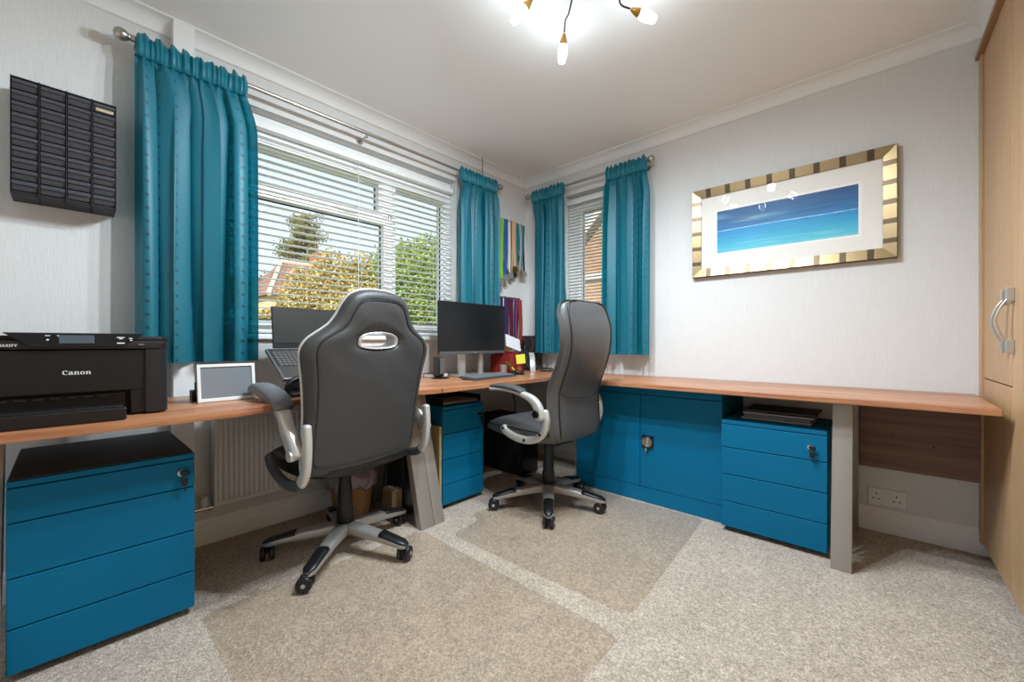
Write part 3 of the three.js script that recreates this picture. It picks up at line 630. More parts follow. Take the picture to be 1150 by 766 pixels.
// ---------------------------------------------------------------- office chairs
function starBase(g, angle, R = 0.318) {
  part(g, 'base_hub', lathe([[0.0001, 0.07], [0.034, 0.072], [0.04, 0.085], [0.04, 0.118], [0.034, 0.124], [0.0001, 0.124]], 24), M.silver);
  const legRings = [], capRings = [];
  for (let i = 0; i <= 14; i++) {
    const t = i / 14, r = lerp(0.03, R + 0.018, t), y = 0.106 - 0.036 * Math.pow(t, 1.5), w = lerp(0.034, 0.026, t) * (i === 14 ? 0.55 : 1), h = lerp(0.026, 0.0135, t) * (i === 14 ? 0.7 : 1);
    legRings.push(oval(V(r, y, 0), V(0, 0, 1), V(0, 1, 0), w, h, 18, 3.4));
    if (t > 0.55) capRings.push(oval(V(r, y + h * 0.55, 0), V(0, 0, 1), V(0, 1, 0), w * 0.96, h * 0.85, 18, 2.6));
  }
  const leg = loft(legRings), cap = loft(capRings);
  const wheelG = lathe([[0.0001, -0.0105], [0.023, -0.0105], [0.0295, -0.007], [0.03, 0], [0.0295, 0.007], [0.023, 0.0105], [0.0001, 0.0105]], 22).rotateX(Math.PI / 2);
  const hood = merge(cyl(0.005, 0.005, 0.03, 10).translate(0, 0.052, 0), rbox(-0.014, 0.02, 0.028, 0.05, -0.0065, 0.0065, 0.006));
  const hub = cyl(0.008, 0.008, 0.002, 14).rotateX(Math.PI / 2);
  for (let k = 0; k < 5; k++) {
    const a = THREE.MathUtils.degToRad(angle + 72 * k);           // angle in local x-z, measured x toward z
    const l = part(g, 'base_leg', leg, M.baseSilver); l.rotation.y = -a; part(l, 'foot_pad', cap, M.black);
    const c = part(g, 'caster', hood, M.black); c.position.set(Math.cos(a) * R, 0.0036, Math.sin(a) * R); c.rotation.y = k * 1.9 + 0.4;
    for (const s of [-1, 1]) { const w = part(c, 'wheel', wheelG, M.black); w.position.set(0.012, 0.03, s * 0.0175); const q = part(c, 'wheel_cap', hub, M.silver); q.position.set(0.012, 0.03, s * 0.0285); }
  }
  part(g, 'gas_lift', lathe([[0.0001, 0.118], [0.037, 0.118], [0.036, 0.2], [0.032, 0.205], [0.031, 0.29], [0.027, 0.296], [0.026, 0.39], [0.0001, 0.39]], 24), M.black);
}
function seatCushion(g, mat, hw = 0.25, y = 0.455, z0 = -0.285, z1 = 0.2) {
  const rings = [];
  for (let i = 0; i <= 16; i++) {
    const t = i / 16, z = lerp(z0, z1, t), e = Math.pow(Math.sin(Math.PI * clamp(t * 0.985 + 0.0075)), 0.28);
    rings.push(oval(V(0, y + 0.012 * Math.cos(t * 3.1) - 0.025 * Math.exp(-t * 9), z), V(1, 0, 0), V(0, 1, 0), hw * (0.9 + 0.1 * Math.sin(t * Math.PI)) * (0.75 + 0.25 * e), 0.052 * e + 0.004, 36, 3.6));
  }
  const s = part(g, 'seat', loft(rings), mat);
  part(s, 'seat_piping', tube([V(-hw * 0.93, y + 0.02, z1 - 0.04), V(-hw * 0.985, y + 0.022, 0), V(-hw * 0.9, y + 0.02, z0 + 0.06), V(-hw * 0.5, y + 0.012, z0 + 0.012), V(0, y + 0.01, z0 + 0.002), V(hw * 0.5, y + 0.012, z0 + 0.012), V(hw * 0.9, y + 0.02, z0 + 0.06), V(hw * 0.985, y + 0.022, 0), V(hw * 0.93, y + 0.02, z1 - 0.04)], 0.004, 60, 6), M.piping);
  part(g, 'mechanism', merge(rbox(-0.09, 0.09, 0.375, 0.41, -0.12, 0.12, 0.01), cylBetween(V(0.08, 0.392, 0.0), V(0.24, 0.385, 0.02), 0.006)), M.black);
}
function arms(g, x, padMat, o) {
  for (const s of [-1, 1]) {
    const X = s * x;
    const loop = part(g, 'arm_bracket', sweepYZ(o.loop, X - s * 0.014, 0.03, (t) => 0.044 - 0.008 * t, 44), M.silverPlastic, 'silver arm bracket');
    if (o.lower) part(loop, 'lower_bracket', sweepYZ(o.lower, X - s * 0.014, 0.028, 0.04, 30), std(0x4b4b4e, 0.4), 'dark grey lower bracket');
    for (const [z, y] of o.bolts) part(loop, 'bolt', cyl(0.008, 0.008, 0.006, 12).rotateZ(Math.PI / 2).translate(X + s * 0.002, y, z), M.black);
    const arm = part(g, 'armrest', sweepYZ(o.arm, X + s * 0.008, (t) => o.armW * (0.034 + 0.018 * t), (t) => o.armW * (0.054 - 0.032 * sstep(0.1, 0.75, t)), 44), M.silverPlastic, 'silver curved armrest');
    part(arm, 'pivot_knob', cyl(0.019, 0.021, 0.014, 20).rotateZ(Math.PI / 2).translate(X + s * 0.028, o.pivot[1], o.pivot[0]), o.knob);
    part(arm, 'arm_pad', sweepYZ(o.pad, X + s * 0.008, (t) => o.padW * (0.55 + 0.45 * Math.sin(Math.PI * clamp(t * 0.8 + 0.2))), (t) => o.padT * (0.6 + 0.4 * Math.sin(Math.PI * t)), 30, 2.6), padMat, 'grey padded arm pad');
  }
}
const ARMS_EXEC = { loop: [[-0.125, 0.487], [-0.1, 0.46], [-0.03, 0.437], [0.06, 0.433], [0.135, 0.455], [0.18, 0.5], [0.192, 0.555], [0.18, 0.61]], bolts: [[-0.112, 0.476], [0.05, 0.434], [0.16, 0.48]],
  arm: [[0.168, 0.555], [0.16, 0.61], [0.125, 0.652], [0.06, 0.678], [-0.03, 0.693], [-0.12, 0.696], [-0.205, 0.692]], pivot: [0.155, 0.588], knob: M.blackGloss, pad: [[0.055, 0.692], [0.02, 0.703], [-0.06, 0.712], [-0.15, 0.713], [-0.225, 0.702]], padW: 0.062, padT: 0.03, armW: 1 };
const ARMS_RACE = { loop: [[0.175, 0.42], [0.2, 0.455], [0.214, 0.51], [0.217, 0.58], [0.212, 0.65]], lower: [[-0.07, 0.5], [-0.045, 0.455], [0.01, 0.422], [0.08, 0.402], [0.15, 0.41], [0.185, 0.435]], bolts: [],
  arm: [[0.185, 0.52], [0.165, 0.56], [0.125, 0.62], [0.09, 0.68], [0.055, 0.715], [0.0, 0.738], [-0.08, 0.75]], pivot: [0.178, 0.535], knob: M.silverPlastic, pad: [[0.1, 0.7], [0.075, 0.722], [0.03, 0.744], [-0.04, 0.764], [-0.1, 0.77], [-0.15, 0.762]], padW: 0.086, padT: 0.054, armW: 1.22 };
// racing-style chair (front of the picture, back turned to us)
{
  const F = V(-0.989, 0, 0.15).normalize();
  const g = thing('office_chair', 'grey leather racing-style office chair with a slot in its back, at the laptop', 'office chair', [0.545, 0, 1.92], Math.atan2(-F.x, -F.z));
  starBase(g, 76);
  seatCushion(g, std(0x161617, 0.42), 0.265, 0.45, -0.25, 0.2);
  arms(g, 0.318, std(0x6f7072, 0.38), ARMS_RACE);
  const half = [[0, -0.014], [0.11, -0.012], [0.2, -0.004], [0.244, 0.008], [0.262, 0.03], [0.266, 0.09], [0.268, 0.17], [0.274, 0.26], [0.284, 0.35], [0.296, 0.42], [0.305, 0.47], [0.302, 0.505], [0.282, 0.535], [0.245, 0.562], [0.205, 0.592], [0.178, 0.63], [0.158, 0.672], [0.13, 0.71], [0.09, 0.73], [0.04, 0.738], [0, 0.739]];
  const outline = (d, ds = 1) => {
    const pts = []; for (const [x, y] of half) pts.push(V(x, y, 0)); for (let i = half.length - 2; i > 0; i--) pts.push(V(-half[i][0], half[i][1], 0));
    const c = new THREE.CatmullRomCurve3(pts, true, 'catmullrom', 0.4), o = [];
    const n = 120; for (let i = 0; i < n; i++) { const p = c.getPoint(i / n), T = c.getTangent(i / n); o.push([p.x - T.y * d, p.y + T.x * d]); } return o;
  };
  const hole = []; for (let i = 0; i < 40; i++) { const a = i / 40 * 6.283, y = Math.sin(a); hole.push([0.088 * Math.sign(Math.cos(a)) * Math.pow(Math.abs(Math.cos(a)), 0.8), 0.532 + (y > 0 ? 0.033 : 0.03) * Math.sign(y) * Math.pow(Math.abs(y), y > 0 ? 0.9 : 0.45)]); }
  const lean = Math.tan(THREE.MathUtils.degToRad(9)), HC = [0, 0.532], NA = 168, TH = 0.0735;
  const polar = (pts) => { const a = pts.map(([x, y]) => [Math.atan2(y - HC[1], x - HC[0]), Math.hypot(x - HC[0], y - HC[1])]).sort((p, q) => p[0] - q[0]); const n = a.length; a.unshift([a[n - 1][0] - 6.28318, a[n - 1][1]]); a.push([a[1][0] + 6.28318, a[1][1]]); return (t) => { let i = 1; while (i < a.length - 1 && a[i][0] < t) i++; const [p, q] = [a[i - 1], a[i]]; return lerp(p[1], q[1], clamp((t - p[0]) / (q[0] - p[0] + 1e-9))); }; };
  const dense = (() => { const o = outline(0), r = []; for (let i = 0; i < o.length; i++) for (let k = 0; k < 4; k++) { const q = o[(i + 1) % o.length]; r.push([lerp(o[i][0], q[0], k / 4), lerp(o[i][1], q[1], k / 4)]); } return r; })();
  const rO = polar(dense), rH = polar(hole);
  const bendPt = (x, y, z) => V(x - 0.03, 0.43 + y - (z - TH) * 0.12, 0.2 - TH + z + lean * y - 0.09 * x * x);
  const ringAt = (f, z, bulge = 0) => { const r = []; for (let i = 0; i < NA; i++) { const t = -Math.PI + (i + 0.5) / NA * 6.28318, ro = rO(t), rh = rH(t) * 1.12, L = ro - rh, d = f(L), rad = ro - d; const x = HC[0] + Math.cos(t) * rad, y = HC[1] + Math.sin(t) * rad; r.push(bendPt(x, y, z + bulge * (1 + 0.35 * Math.sin(x * 23 + y * 31) * Math.sin(y * 17)))); } return r; };
  const rg = [];
  for (const [d, z] of [[0, 0.042], [0.003, 0.054], [0.01, 0.064], [0.02, 0.0705], [0.031, TH], [0.036, 0.0725], [0.04, 0.069], [0.044, 0.0715], [0.05, TH]]) rg.push(ringAt(() => d, z));
  for (let k = 1; k <= 9; k++) { const q = k / 9; rg.push(ringAt((L) => lerp(0.05, L - 0.014, q), TH, 0.007 * Math.sin(Math.min(1, q * 2.2) * Math.PI / 2) * (1 - sstep(0.75, 1, q)))); }
  rg.push(ringAt((L) => L - 0.006, 0.067), ringAt((L) => L, 0.055), ringAt((L) => L, 0.018), ringAt((L) => L - 0.008, 0.004));
  for (const d of [0.06, 0.03]) rg.push(ringAt((L) => Math.min(d, L - 0.01), 0));
  rg.push(ringAt(() => 0.012, 0.006), ringAt(() => 0.004, 0.016), ringAt(() => 0, 0.03), ringAt(() => 0, 0.042));
  const b = part(g, 'backrest', loft(rg, false), M.leatherBack);
  const loop = (d, z) => ringAt(() => d, z);
  part(b, 'edge_piping', tube(loop(-0.001, 0.026), 0.0055, 260, 8, true), M.silverPlastic, 'silver piping round the back edge');
  part(b, 'seam', tube(loop(0.04, 0.0715), 0.0028, 260, 6, true), M.piping);
  const hr = (k, z) => { const r = []; for (let i = 0; i < NA; i++) { const t = -Math.PI + (i + 0.5) / NA * 6.28318, q = rH(t) * k; r.push(bendPt(HC[0] + Math.cos(t) * q, HC[1] + Math.sin(t) * q, z)); } return r; };
  part(b, 'slot_surround', loft([hr(1.13, 0.07), hr(1.06, 0.075), hr(0.98, 0.072), hr(0.95, 0.06), hr(0.95, 0.012), hr(1.05, 0.0), hr(1.13, 0.01), hr(1.13, 0.07)], false), M.silverPlastic, 'silver surround of the slot');
}
// executive chair (behind, seen from its left rear)
{
  const F = V(-1, 0, -0.035).normalize();
  const g = thing('office_chair', 'grey leather high-back executive chair at the monitor', 'office chair', [0.925, 0, 0.872], Math.atan2(-F.x, -F.z));
  starBase(g, 140.7, 0.315);
  seatCushion(g, M.leather2, 0.25, 0.46, -0.325, 0.2);
  arms(g, 0.265, M.leather2, ARMS_EXEC);
  // profile: rear face z and half width by height
  const prof = [[0.435, 0.225, 0.17, 0.03], [0.45, 0.238, 0.2, 0.04], [0.5, 0.245, 0.212, 0.048], [0.6, 0.238, 0.214, 0.05], [0.7, 0.243, 0.214, 0.054], [0.77, 0.268, 0.213, 0.054], [0.84, 0.293, 0.212, 0.05], [0.92, 0.314, 0.214, 0.046], [1.0, 0.319, 0.22, 0.045], [1.06, 0.312, 0.222, 0.046], [1.11, 0.298, 0.216, 0.044], [1.15, 0.285, 0.2, 0.036], [1.172, 0.275, 0.17, 0.022], [1.18, 0.27, 0.11, 0.008]];
  const rings = prof.map(([y, z, hw, th]) => {
    const r = []; for (let i = 0; i < 44; i++) { const t = i / 44 * 6.283, ct = Math.cos(t), st = Math.sin(t), fr = st < 0 ? 1.12 : 1; r.push(V(hw * fr * Math.sign(ct) * Math.pow(Math.abs(ct), 0.62), y + 0.03 * (-st) * 0.2, z - th + th * Math.sign(st) * Math.pow(Math.abs(st), 0.75) - (st < 0 ? 0.03 * ct * ct * -0.4 : 0))); } return r;
  });
  const smooth = []; const K = prof.length;
  for (let j = 0; j < 44; j++) { const c = new THREE.CatmullRomCurve3(rings.map((r) => r[j])); smooth.push(c.getPoints(48)); }
  const lr = []; for (let i = 0; i <= 48; i++) lr.push(smooth.map((s) => s[i]).reverse());
  const b = part(g, 'backrest', loft(lr), M.leather2);
  const edge = (s) => prof.slice(1, -1).map(([y, z, hw, th]) => V(s * hw * 0.865, y, z - th * 0.27));
  const top = [V(0.1, 1.168, 0.268), V(0, 1.176, 0.266), V(-0.1, 1.168, 0.268)];
  part(b, 'seam', tube([...edge(1), ...top, ...edge(-1).reverse()], 0.0045, 160, 6), M.piping);
  part(b, 'lower_seam', tube([V(-0.2, 0.70, 0.22), V(-0.12, 0.665, 0.244), V(0, 0.655, 0.246), V(0.12, 0.665, 0.244), V(0.2, 0.70, 0.22)], 0.002, 40, 6), M.piping);
  part(g, 'lumbar_knob', cyl(0.012, 0.012, 0.03, 12).rotateZ(Math.PI / 2).translate(0.2, 0.4, 0.14), M.black);
}
// ---------------------------------------------------------------- printer
{
  const g = thing('printer', 'black inkjet office printer with a front paper tray on the desk end', 'printer', [0, DT, 0]);
  const z0 = 2.556, z1 = 3.02, xf = 0.6, xb = 0.2;
  part(g, 'main_body', merge(rbox(xb, xf - 0.05, 0.006, 0.212, z0 + 0.004, z1, 0.01), rbox(xf - 0.06, xf - 0.004, 0.082, 0.212, z0 + 0.05, z1, 0.003), rbox(xf - 0.06, xf - 0.006, 0.006, 0.085, z0 + 0.05, 2.652, 0.003), rbox(xf - 0.06, xf - 0.03, 0.03, 0.075, 2.66, 3.0, 0.002)), M.black);
  // rounded corner column
  const col = new THREE.Shape(); col.moveTo(xb, -z0 - 0.06); col.lineTo(xf + 0.002, -z0 - 0.06); col.lineTo(xf + 0.002, -z0 - 0.03); col.quadraticCurveTo(xf, -z0, xf - 0.04, -z0); col.lineTo(xb, -z0); col.closePath();
  part(g, 'side_column', toCreasedNormals(extrude(col, 0.206).rotateX(-Math.PI / 2).translate(0, 0.006, 0), 0.5), std(0x1d1e24, 0.35));
  const lid = new THREE.Shape(); lid.moveTo(xb, -z1); lid.lineTo(xf - 0.002, -z1); lid.lineTo(xf + 0.003, -z0 - 0.03); lid.quadraticCurveTo(xf, -z0, xf - 0.04, -z0); lid.lineTo(xb, -z0); lid.closePath();
  part(g, 'scanner_lid', toCreasedNormals(extrude(lid, 0.021, 0.002).rotateX(-Math.PI / 2).translate(0, 0.216, 0), 0.5), std(0x1b1c20, 0.32));
  part(g, 'lid_top', toCreasedNormals(extrude(lid, 0.012, 0.003).rotateX(-Math.PI / 2).scale(0.93, 1, 1).translate(0.012, 0.239, 0), 0.5), M.black);
  // sloped control panel
  const cp = [[xf + 0.012, 0.2225], [xf - 0.004, 0.262], [xf - 0.06, 0.264], [xf - 0.06, 0.2225]];
  const cg = extrude(cp, 0.36).translate(0, 0, z0 + 0.075), pp = cg.attributes.position;
  for (let i = 0; i < pp.count; i++) pp.setZ(i, pp.getZ(i) < z0 + 0.1 ? z0 + 0.075 + (pp.getY(i) > 0.24 ? -0.01 : 0.034) : (pp.getY(i) > 0.24 ? 2.912 : 2.858));
  part(g, 'control_panel', toCreasedNormals(cg, 0.4), M.blackGloss);
  const tilt = Math.atan2(0.016, 0.04);
  const onPanel = (q, y, z) => q.rotateZ(tilt).translate(xf + 0.0125 - (y - 0.2225) / 0.04 * 0.016, y, z);
  part(g, 'display', onPanel(rbox(-0.001, 0.001, -0.013, 0.013, -0.036, 0.036, 0.0008), 0.2435, 2.77), std(0x4a545c, 0.2));
  for (const [y, z, h, w] of [[0.25, 2.675, 0.0012, 0.009], [0.246, 2.675, 0.0015, 0.004], [0.232, 2.675, 0.0018, 0.009], [0.247, 2.652, 0.0012, 0.004], [0.241, 2.651, 0.0015, 0.0025], [0.254, 2.802, 0.001, 0.008], [0.25, 2.802, 0.0022, 0.0045], [0.239, 2.802, 0.0012, 0.0035], [0.254, 2.828, 0.001, 0.005], [0.242, 2.828, 0.002, 0.0025]])
    part(g, 'key_mark', onPanel(box(-0.0004, 0.0004, -h, h, -w, w), y, z), M.offwhite);
  const logo = text('Canon', font, 0.0122); const bb = logo.boundingBox; logo.translate(-(bb.max.x + bb.min.x) / 2, 0, 0).scale(1.12, 1, 1).rotateY(Math.PI / 2);
  part(g, 'logo', logo.translate(xf - 0.004, 0.138, 2.77), M.white);
  const mx = text('MAXIFY', fontSans, 0.0072); mx.rotateY(Math.PI / 2);
  part(g, 'logo', mx.translate(xf + 0.0045, 0.222, 2.921), M.offwhite);
  part(g, 'model_mark', box(xf + 0.003, xf + 0.0048, 0.2265, 0.2295, 2.62, 2.634), M.legGrey);
  part(g, 'output_tray', merge(rbox(xf - 0.02, xf + 0.1, 0.001, 0.04, 2.668, 2.965, 0.006), rbox(xf + 0.072, xf + 0.096, 0.038, 0.046, 2.676, 2.957, 0.003)), std(0x161618, 0.35));
  for (let i = 0; i < 8; i++) part(g, 'roller_tab', rbox(xf - 0.031, xf - 0.02, 0.066, 0.069, 2.7 + i * 0.034, 2.722 + i * 0.034, 0.001), M.legDark);
  for (const [x, z] of [[0.24, 2.6], [0.24, 2.97], [0.56, 2.6], [0.54, 2.97]]) part(g, 'foot', cyl(0.01, 0.01, 0.007, 12).translate(x, 0.0035, z), M.blackMatte);
}
// ---------------------------------------------------------------- digital photo frame and small box behind
{
  const g = thing('digital_photo_frame', 'white digital photo frame leaning on the desk beside the printer', 'photo frame', [0.43, DT, 2.352], Math.PI / 2 + 0.06);
  const p = new THREE.Group(); 
  const w = 0.098, h = 0.146, l = (q) => q.rotateX(-0.13);
  part(g, 'frame', l(toCreasedNormals(extrude([[-w, 0.002], [w, 0.002], [w, h], [-w, h]], 0.01, 0.002, [[[-w + 0.008, 0.012], [-w + 0.008, h - 0.008], [w - 0.008, h - 0.008], [w - 0.008, 0.012]]]), 0.5)), M.white);
  part(g, 'screen', l(rbox(-w + 0.007, w - 0.007, 0.011, h - 0.007, 0.002, 0.007, 0.001)), std(0x7c8287, 0.28));
  part(g, 'back_cover', l(rbox(-w + 0.004, w - 0.004, 0.006, h - 0.006, -0.012, 0.001, 0.004)), M.white);
  part(g, 'stand', merge(rbox(-0.03, 0.03, 0.0, 0.006, -0.075, -0.01, 0.002), cylBetween(V(0, 0.003, -0.07), V(0, 0.06, -0.02), 0.004)), M.white);
}
{
  const g = thing('docking_box', 'small black plug-in box behind the digital photo frame', 'box', [0.34, DT, 2.43]);
  part(g, 'housing', rbox(-0.03, 0.03, 0, 0.042, -0.025, 0.025, 0.004), M.black);
  part(g, 'plug', merge(rbox(-0.012, 0.012, 0.042, 0.075, -0.01, 0.012, 0.003)), M.black);
}
// ---------------------------------------------------------------- laptop on a riser
{
  const base = [0.33, DT, 1.965];
  const s = thing('laptop_riser', 'black sloping laptop riser on the desk behind the racing chair', 'laptop stand', base, Math.PI / 2 + 0.1);
  part(s, 'foot_plate', rbox(-0.12, 0.12, 0, 0.006, -0.09, 0.1, 0.003), M.black);
  for (const x of [-0.08, 0.08]) part(s, 'side_rail', toCreasedNormals(extrude([[-0.095, 0.006], [-0.06, 0.006], [0.1, 0.02], [0.12, 0.05], [0.115, 0.068], [-0.055, 0.168], [-0.09, 0.168]], 0.012, 0.002).rotateY(-Math.PI / 2).scale(1, 1, 1).translate(x + 0.006, 0, 0).scale(1, 1, 1), 0.4), M.black);
  const g = thing('laptop', 'open dark grey laptop raised on the black riser in front of the wide window', 'laptop', base, Math.PI / 2 + 0.1);
  // local +z points to the user, deck rises to the back
  const q = new THREE.Quaternion().setFromAxisAngle(V(1, 0, 0), 0.62), put = (geo) => geo.applyQuaternion(q).translate(0, 0.127, 0.015);
  const dark = std(0x4a4947, 0.4, 0.3), w = 0.168, d = 0.112;
  part(g, 'base', put(rbox(-w - 0.034, w, 0, 0.018, -d, d, 0.004)), std(0x8b8986, 0.35, 0.5));
  part(g, 'palm_rest', put(rbox(-w - 0.028, w - 0.006, 0.018, 0.0188, 0.03, d - 0.004, 0.0004)), dark);
  part(g, 'deck', put(rbox(-w - 0.028, w - 0.006, 0.018, 0.0188, -d + 0.006, 0.029, 0.0004)), std(0x2c2b2b, 0.5));
  const keys = [];
  for (let r = 0; r < 6; r++) for (let c = 0; c < 16; c++) keys.push(rbox(-w - 0.016 + c * 0.0198, -w - 0.016 + c * 0.0198 + 0.0162, 0.0188, 0.0215, -0.085 + r * 0.0185, -0.085 + r * 0.0185 + 0.0145, 0.001, 'x', 1));
  const kp = part(g, 'keyboard', put(merge(keys)), std(0x5a5958, 0.5)); kp.userData.kind = 'stuff';
  part(g, 'trackpad', put(rbox(-0.05, 0.05, 0.0188, 0.0192, 0.042, 0.1, 0.0002)), std(0x5c5a57, 0.35));
  // screen: hinge at the rear edge of the deck, nearly upright
  const hinge = V(0, 0.018, -d).applyQuaternion(q).add(V(0, 0.127, 0.015));
  const qs = new THREE.Quaternion().setFromAxisAngle(V(1, 0, 0), -0.1), ps = (geo) => geo.applyQuaternion(qs).translate(hinge.x, hinge.y, hinge.z);
  part(g, 'lid', ps(rbox(-w, w, 0.0, 0.2, -0.008, -0.001, 0.003)), M.blackMatte);
  part(g, 'screen', ps(rbox(-w + 0.004, w - 0.004, 0.026, 0.196, -0.0015, 0.0005, 0.0005)), std(0x3a3a38, 0.28));
}
// white mouse and black headset cradle in front of the laptop
{
  const g = thing('desk_phone_cradle', 'black curved cradle on the desk under the raised laptop', 'cradle', [0.5, DT, 2.1], 0.2);
  part(g, 'cradle_base', rbox(-0.04, 0.04, 0, 0.02, -0.06, 0.06, 0.008), M.black);
  part(g, 'cradle_arm', tube([[0, 0.015, 0.05], [0.0, 0.05, 0.055], [0, 0.075, 0.02], [0, 0.07, -0.03], [0, 0.03, -0.055]], 0.012, 30, 10), M.black);
}
single('cable', tube([[0.4, DT + 0.004, 2.25], [0.43, DT + 0.006, 2.2], [0.47, DT + 0.02, 2.17], [0.45, DT + 0.008, 2.12], [0.38, DT + 0.005, 2.08], [0.3, DT + 0.005, 2.1]], 0.0045, 50, 6), M.black, 'black cable curling on the desk beside the digital photo frame', 'cable');

// ---------------------------------------------------------------- monitor and its neighbours
{
  const g = thing('monitor', 'wide black computer monitor on the corner desk', 'monitor', [0.25, DT, 0.84], Math.PI / 2);
  const w = 0.308, y0 = 0.155, y1 = 0.512;
  part(g, 'casing', rbox(-w, w, y0, y1, -0.03, -0.004, 0.006), M.blackMatte);
  part(g, 'screen', rbox(-w + 0.003, w - 0.003, y0 + 0.022, y1 - 0.003, -0.006, 0.0, 0.001), std(0x0d0e10, 0.3));
  part(g, 'chin', rbox(-w, w, y0, y0 + 0.021, -0.006, 0.003, 0.002), std(0x606264, 0.3, 0.4));
  part(g, 'badge', box(-0.014, 0.014, y0 + 0.008, y0 + 0.012, 0.0028, 0.0036), M.silver);
  part(g, 'stand_neck', rbox(-0.1, -0.045, 0.01, y0 + 0.15, -0.075, -0.045, 0.006), M.silver);
  part(g, 'stand_neck', rbox(0.09, 0.125, 0.01, y0 + 0.15, -0.075, -0.045, 0.006), M.silver);
  part(g, 'stand_bridge', rbox(-0.1, 0.125, y0 + 0.1, y0 + 0.16, -0.05, -0.03, 0.004), M.black);
  part(g, 'stand_base', rbox(-0.16, 0.18, 0, 0.012, -0.13, 0.03, 0.006), M.silver);
}
{
  const g = thing('speaker', 'slim black desktop speaker at the left edge of the monitor', 'speaker', [0.235, DT, 1.135], Math.PI / 2);
  part(g, 'foot', lathe([[0.0001, 0], [0.06, 0], [0.06, 0.004], [0.02, 0.01], [0.0001, 0.011]], 30), M.black);
  part(g, 'cabinet', rbox(-0.022, 0.022, 0.012, 0.14, -0.05, 0.02, 0.008), M.black);
  part(g, 'grille', rbox(-0.017, 0.017, 0.03, 0.135, 0.02, 0.0235, 0.002), M.legDark);
}
{
  const g = thing('keyboard', 'flat grey computer keyboard in front of the monitor', 'keyboard', [0.45, DT, 0.895], Math.PI / 2 + 0.12);
  const q = (geo) => geo.rotateX(0.07).translate(0, 0.012, 0);
  part(g, 'keyboard_body', q(rbox(-0.22, 0.22, -0.008, 0.004, -0.07, 0.07, 0.004)), std(0x3f4244, 0.45));
  const keys = []; for (let r = 0; r < 6; r++) for (let c = 0; c < 22; c++) keys.push(rbox(-0.212 + c * 0.0193, -0.212 + c * 0.0193 + 0.0165, 0.004, 0.009, -0.062 + r * 0.0205, -0.062 + r * 0.0205 + 0.0165, 0.0015, 'x', 1));
  const k = part(g, 'keys', q(merge(keys)), std(0x6b7072, 0.5)); k.userData.kind = 'stuff';
  for (const x of [-0.18, 0.18]) part(g, 'riser_foot', rbox(x - 0.012, x + 0.012, 0, 0.011, -0.064, -0.05, 0.002), M.black);
}
{
  const g = thing('mouse', 'black computer mouse beside the keyboard', 'mouse', [0.4, DT, 0.56], Math.PI / 2 + 0.5);
  const rings = []; for (let i = 0; i <= 12; i++) { const t = i / 12, e = Math.pow(Math.sin(Math.PI * clamp(t * 0.96 + 0.02)), 0.5); rings.push(oval(V(0, 0.017 * e, lerp(-0.055, 0.055, t)), V(1, 0, 0), V(0, 1, 0), 0.031 * e, 0.017 * e, 20, 2.4)); }
  part(g, 'shell', loft(rings), M.black); part(g, 'scroll_wheel', cyl(0.006, 0.006, 0.005, 12).rotateZ(Math.PI / 2).translate(0, 0.03, -0.025), M.legGrey);
}
[[0.205, 0.52, 0.145, 0x8c241e, 'red box file standing behind the keyboard beside the monitor'], [0.2, 0.475, 0.165, 0x7a1d1d, 'dark red folder standing second from the monitor'], [0.21, 0.43, 0.135, 0xb2492c, 'orange-red folder standing under the yellow note'], [0.2, 0.385, 0.15, 0x6b1a1c, 'maroon folder standing nearest the headphones']].forEach(([x, z, h, c, label]) => {
  const g = thing('box_file', label, 'folder', [x, DT, z]);
  part(g, 'cover', merge(rbox(-0.1, 0.1, 0, h, -0.021, -0.0185, 0.001), rbox(-0.1, 0.1, 0, h, 0.0185, 0.021, 0.001), rbox(0.097, 0.1, 0, h, -0.021, 0.021, 0.001)), std(c, 0.5));
  part(g, 'pages', rbox(-0.095, 0.096, 0.003, h - 0.006, -0.018, 0.018, 0.001), M.offwhite);
});
{
  const q = rbox(-0.003, 0.003, -0.055, 0.055, -0.075, 0.075, 0.001).rotateX(-0.35).rotateZ(0.45).translate(0.25, DT + 0.232, 0.44);
  single('paper_pad', q, std(0xd6d5d8, 0.7), 'white paper pad propped on the red folders beside the monitor', 'paper');
  const n = rbox(-0.001, 0.001, -0.036, 0.036, -0.037, 0.037, 0.0005).rotateX(0.1).rotateY(-0.5).translate(0.33, DT + 0.108, 0.44);
  single('sticky_note', n, M.yellow, 'yellow sticky note on the red folders', 'note');
  const g = thing('highlighter', 'yellow highlighter pen leaning behind the keyboard', 'pen', [0.335, DT, 0.56]);
  part(g, 'barrel', cylBetween(V(0, 0.012, -0.06), V(0, 0.06, 0.005), 0.008), M.yellow);
  part(g, 'cap', cylBetween(V(0, 0.06, 0.005), V(0, 0.09, 0.045), 0.0085), std(0x556a28, 0.5));
  part(g, 'band', cylBetween(V(0, 0.054, -0.003), V(0, 0.06, 0.005), 0.0086), M.black);
}
{
  const g = thing('desk_ornament', 'dark maroon notebook lying under the monitor', 'book', [0.13, DT, 1.09], 0.2);
  part(g, 'cover', merge(rbox(-0.05, 0.05, 0, 0.003, -0.07, 0.07, 0.001), rbox(-0.05, 0.05, 0.025, 0.028, -0.07, 0.07, 0.001), rbox(-0.05, -0.047, 0, 0.028, -0.07, 0.07, 0.001)), std(0x4c1f22, 0.6));
  part(g, 'pages', rbox(-0.046, 0.047, 0.003, 0.025, -0.067, 0.067, 0.001), M.offwhite);
}
{
  const g = thing('pen_cup', 'small silver cup under the monitor', 'cup', [0.3, DT, 0.6]);
  part(g, 'cup_body', lathe([[0.0001, 0.0], [0.026, 0.0], [0.028, 0.07], [0.026, 0.07], [0.024, 0.004], [0.0001, 0.004]], 26), M.silver);
}
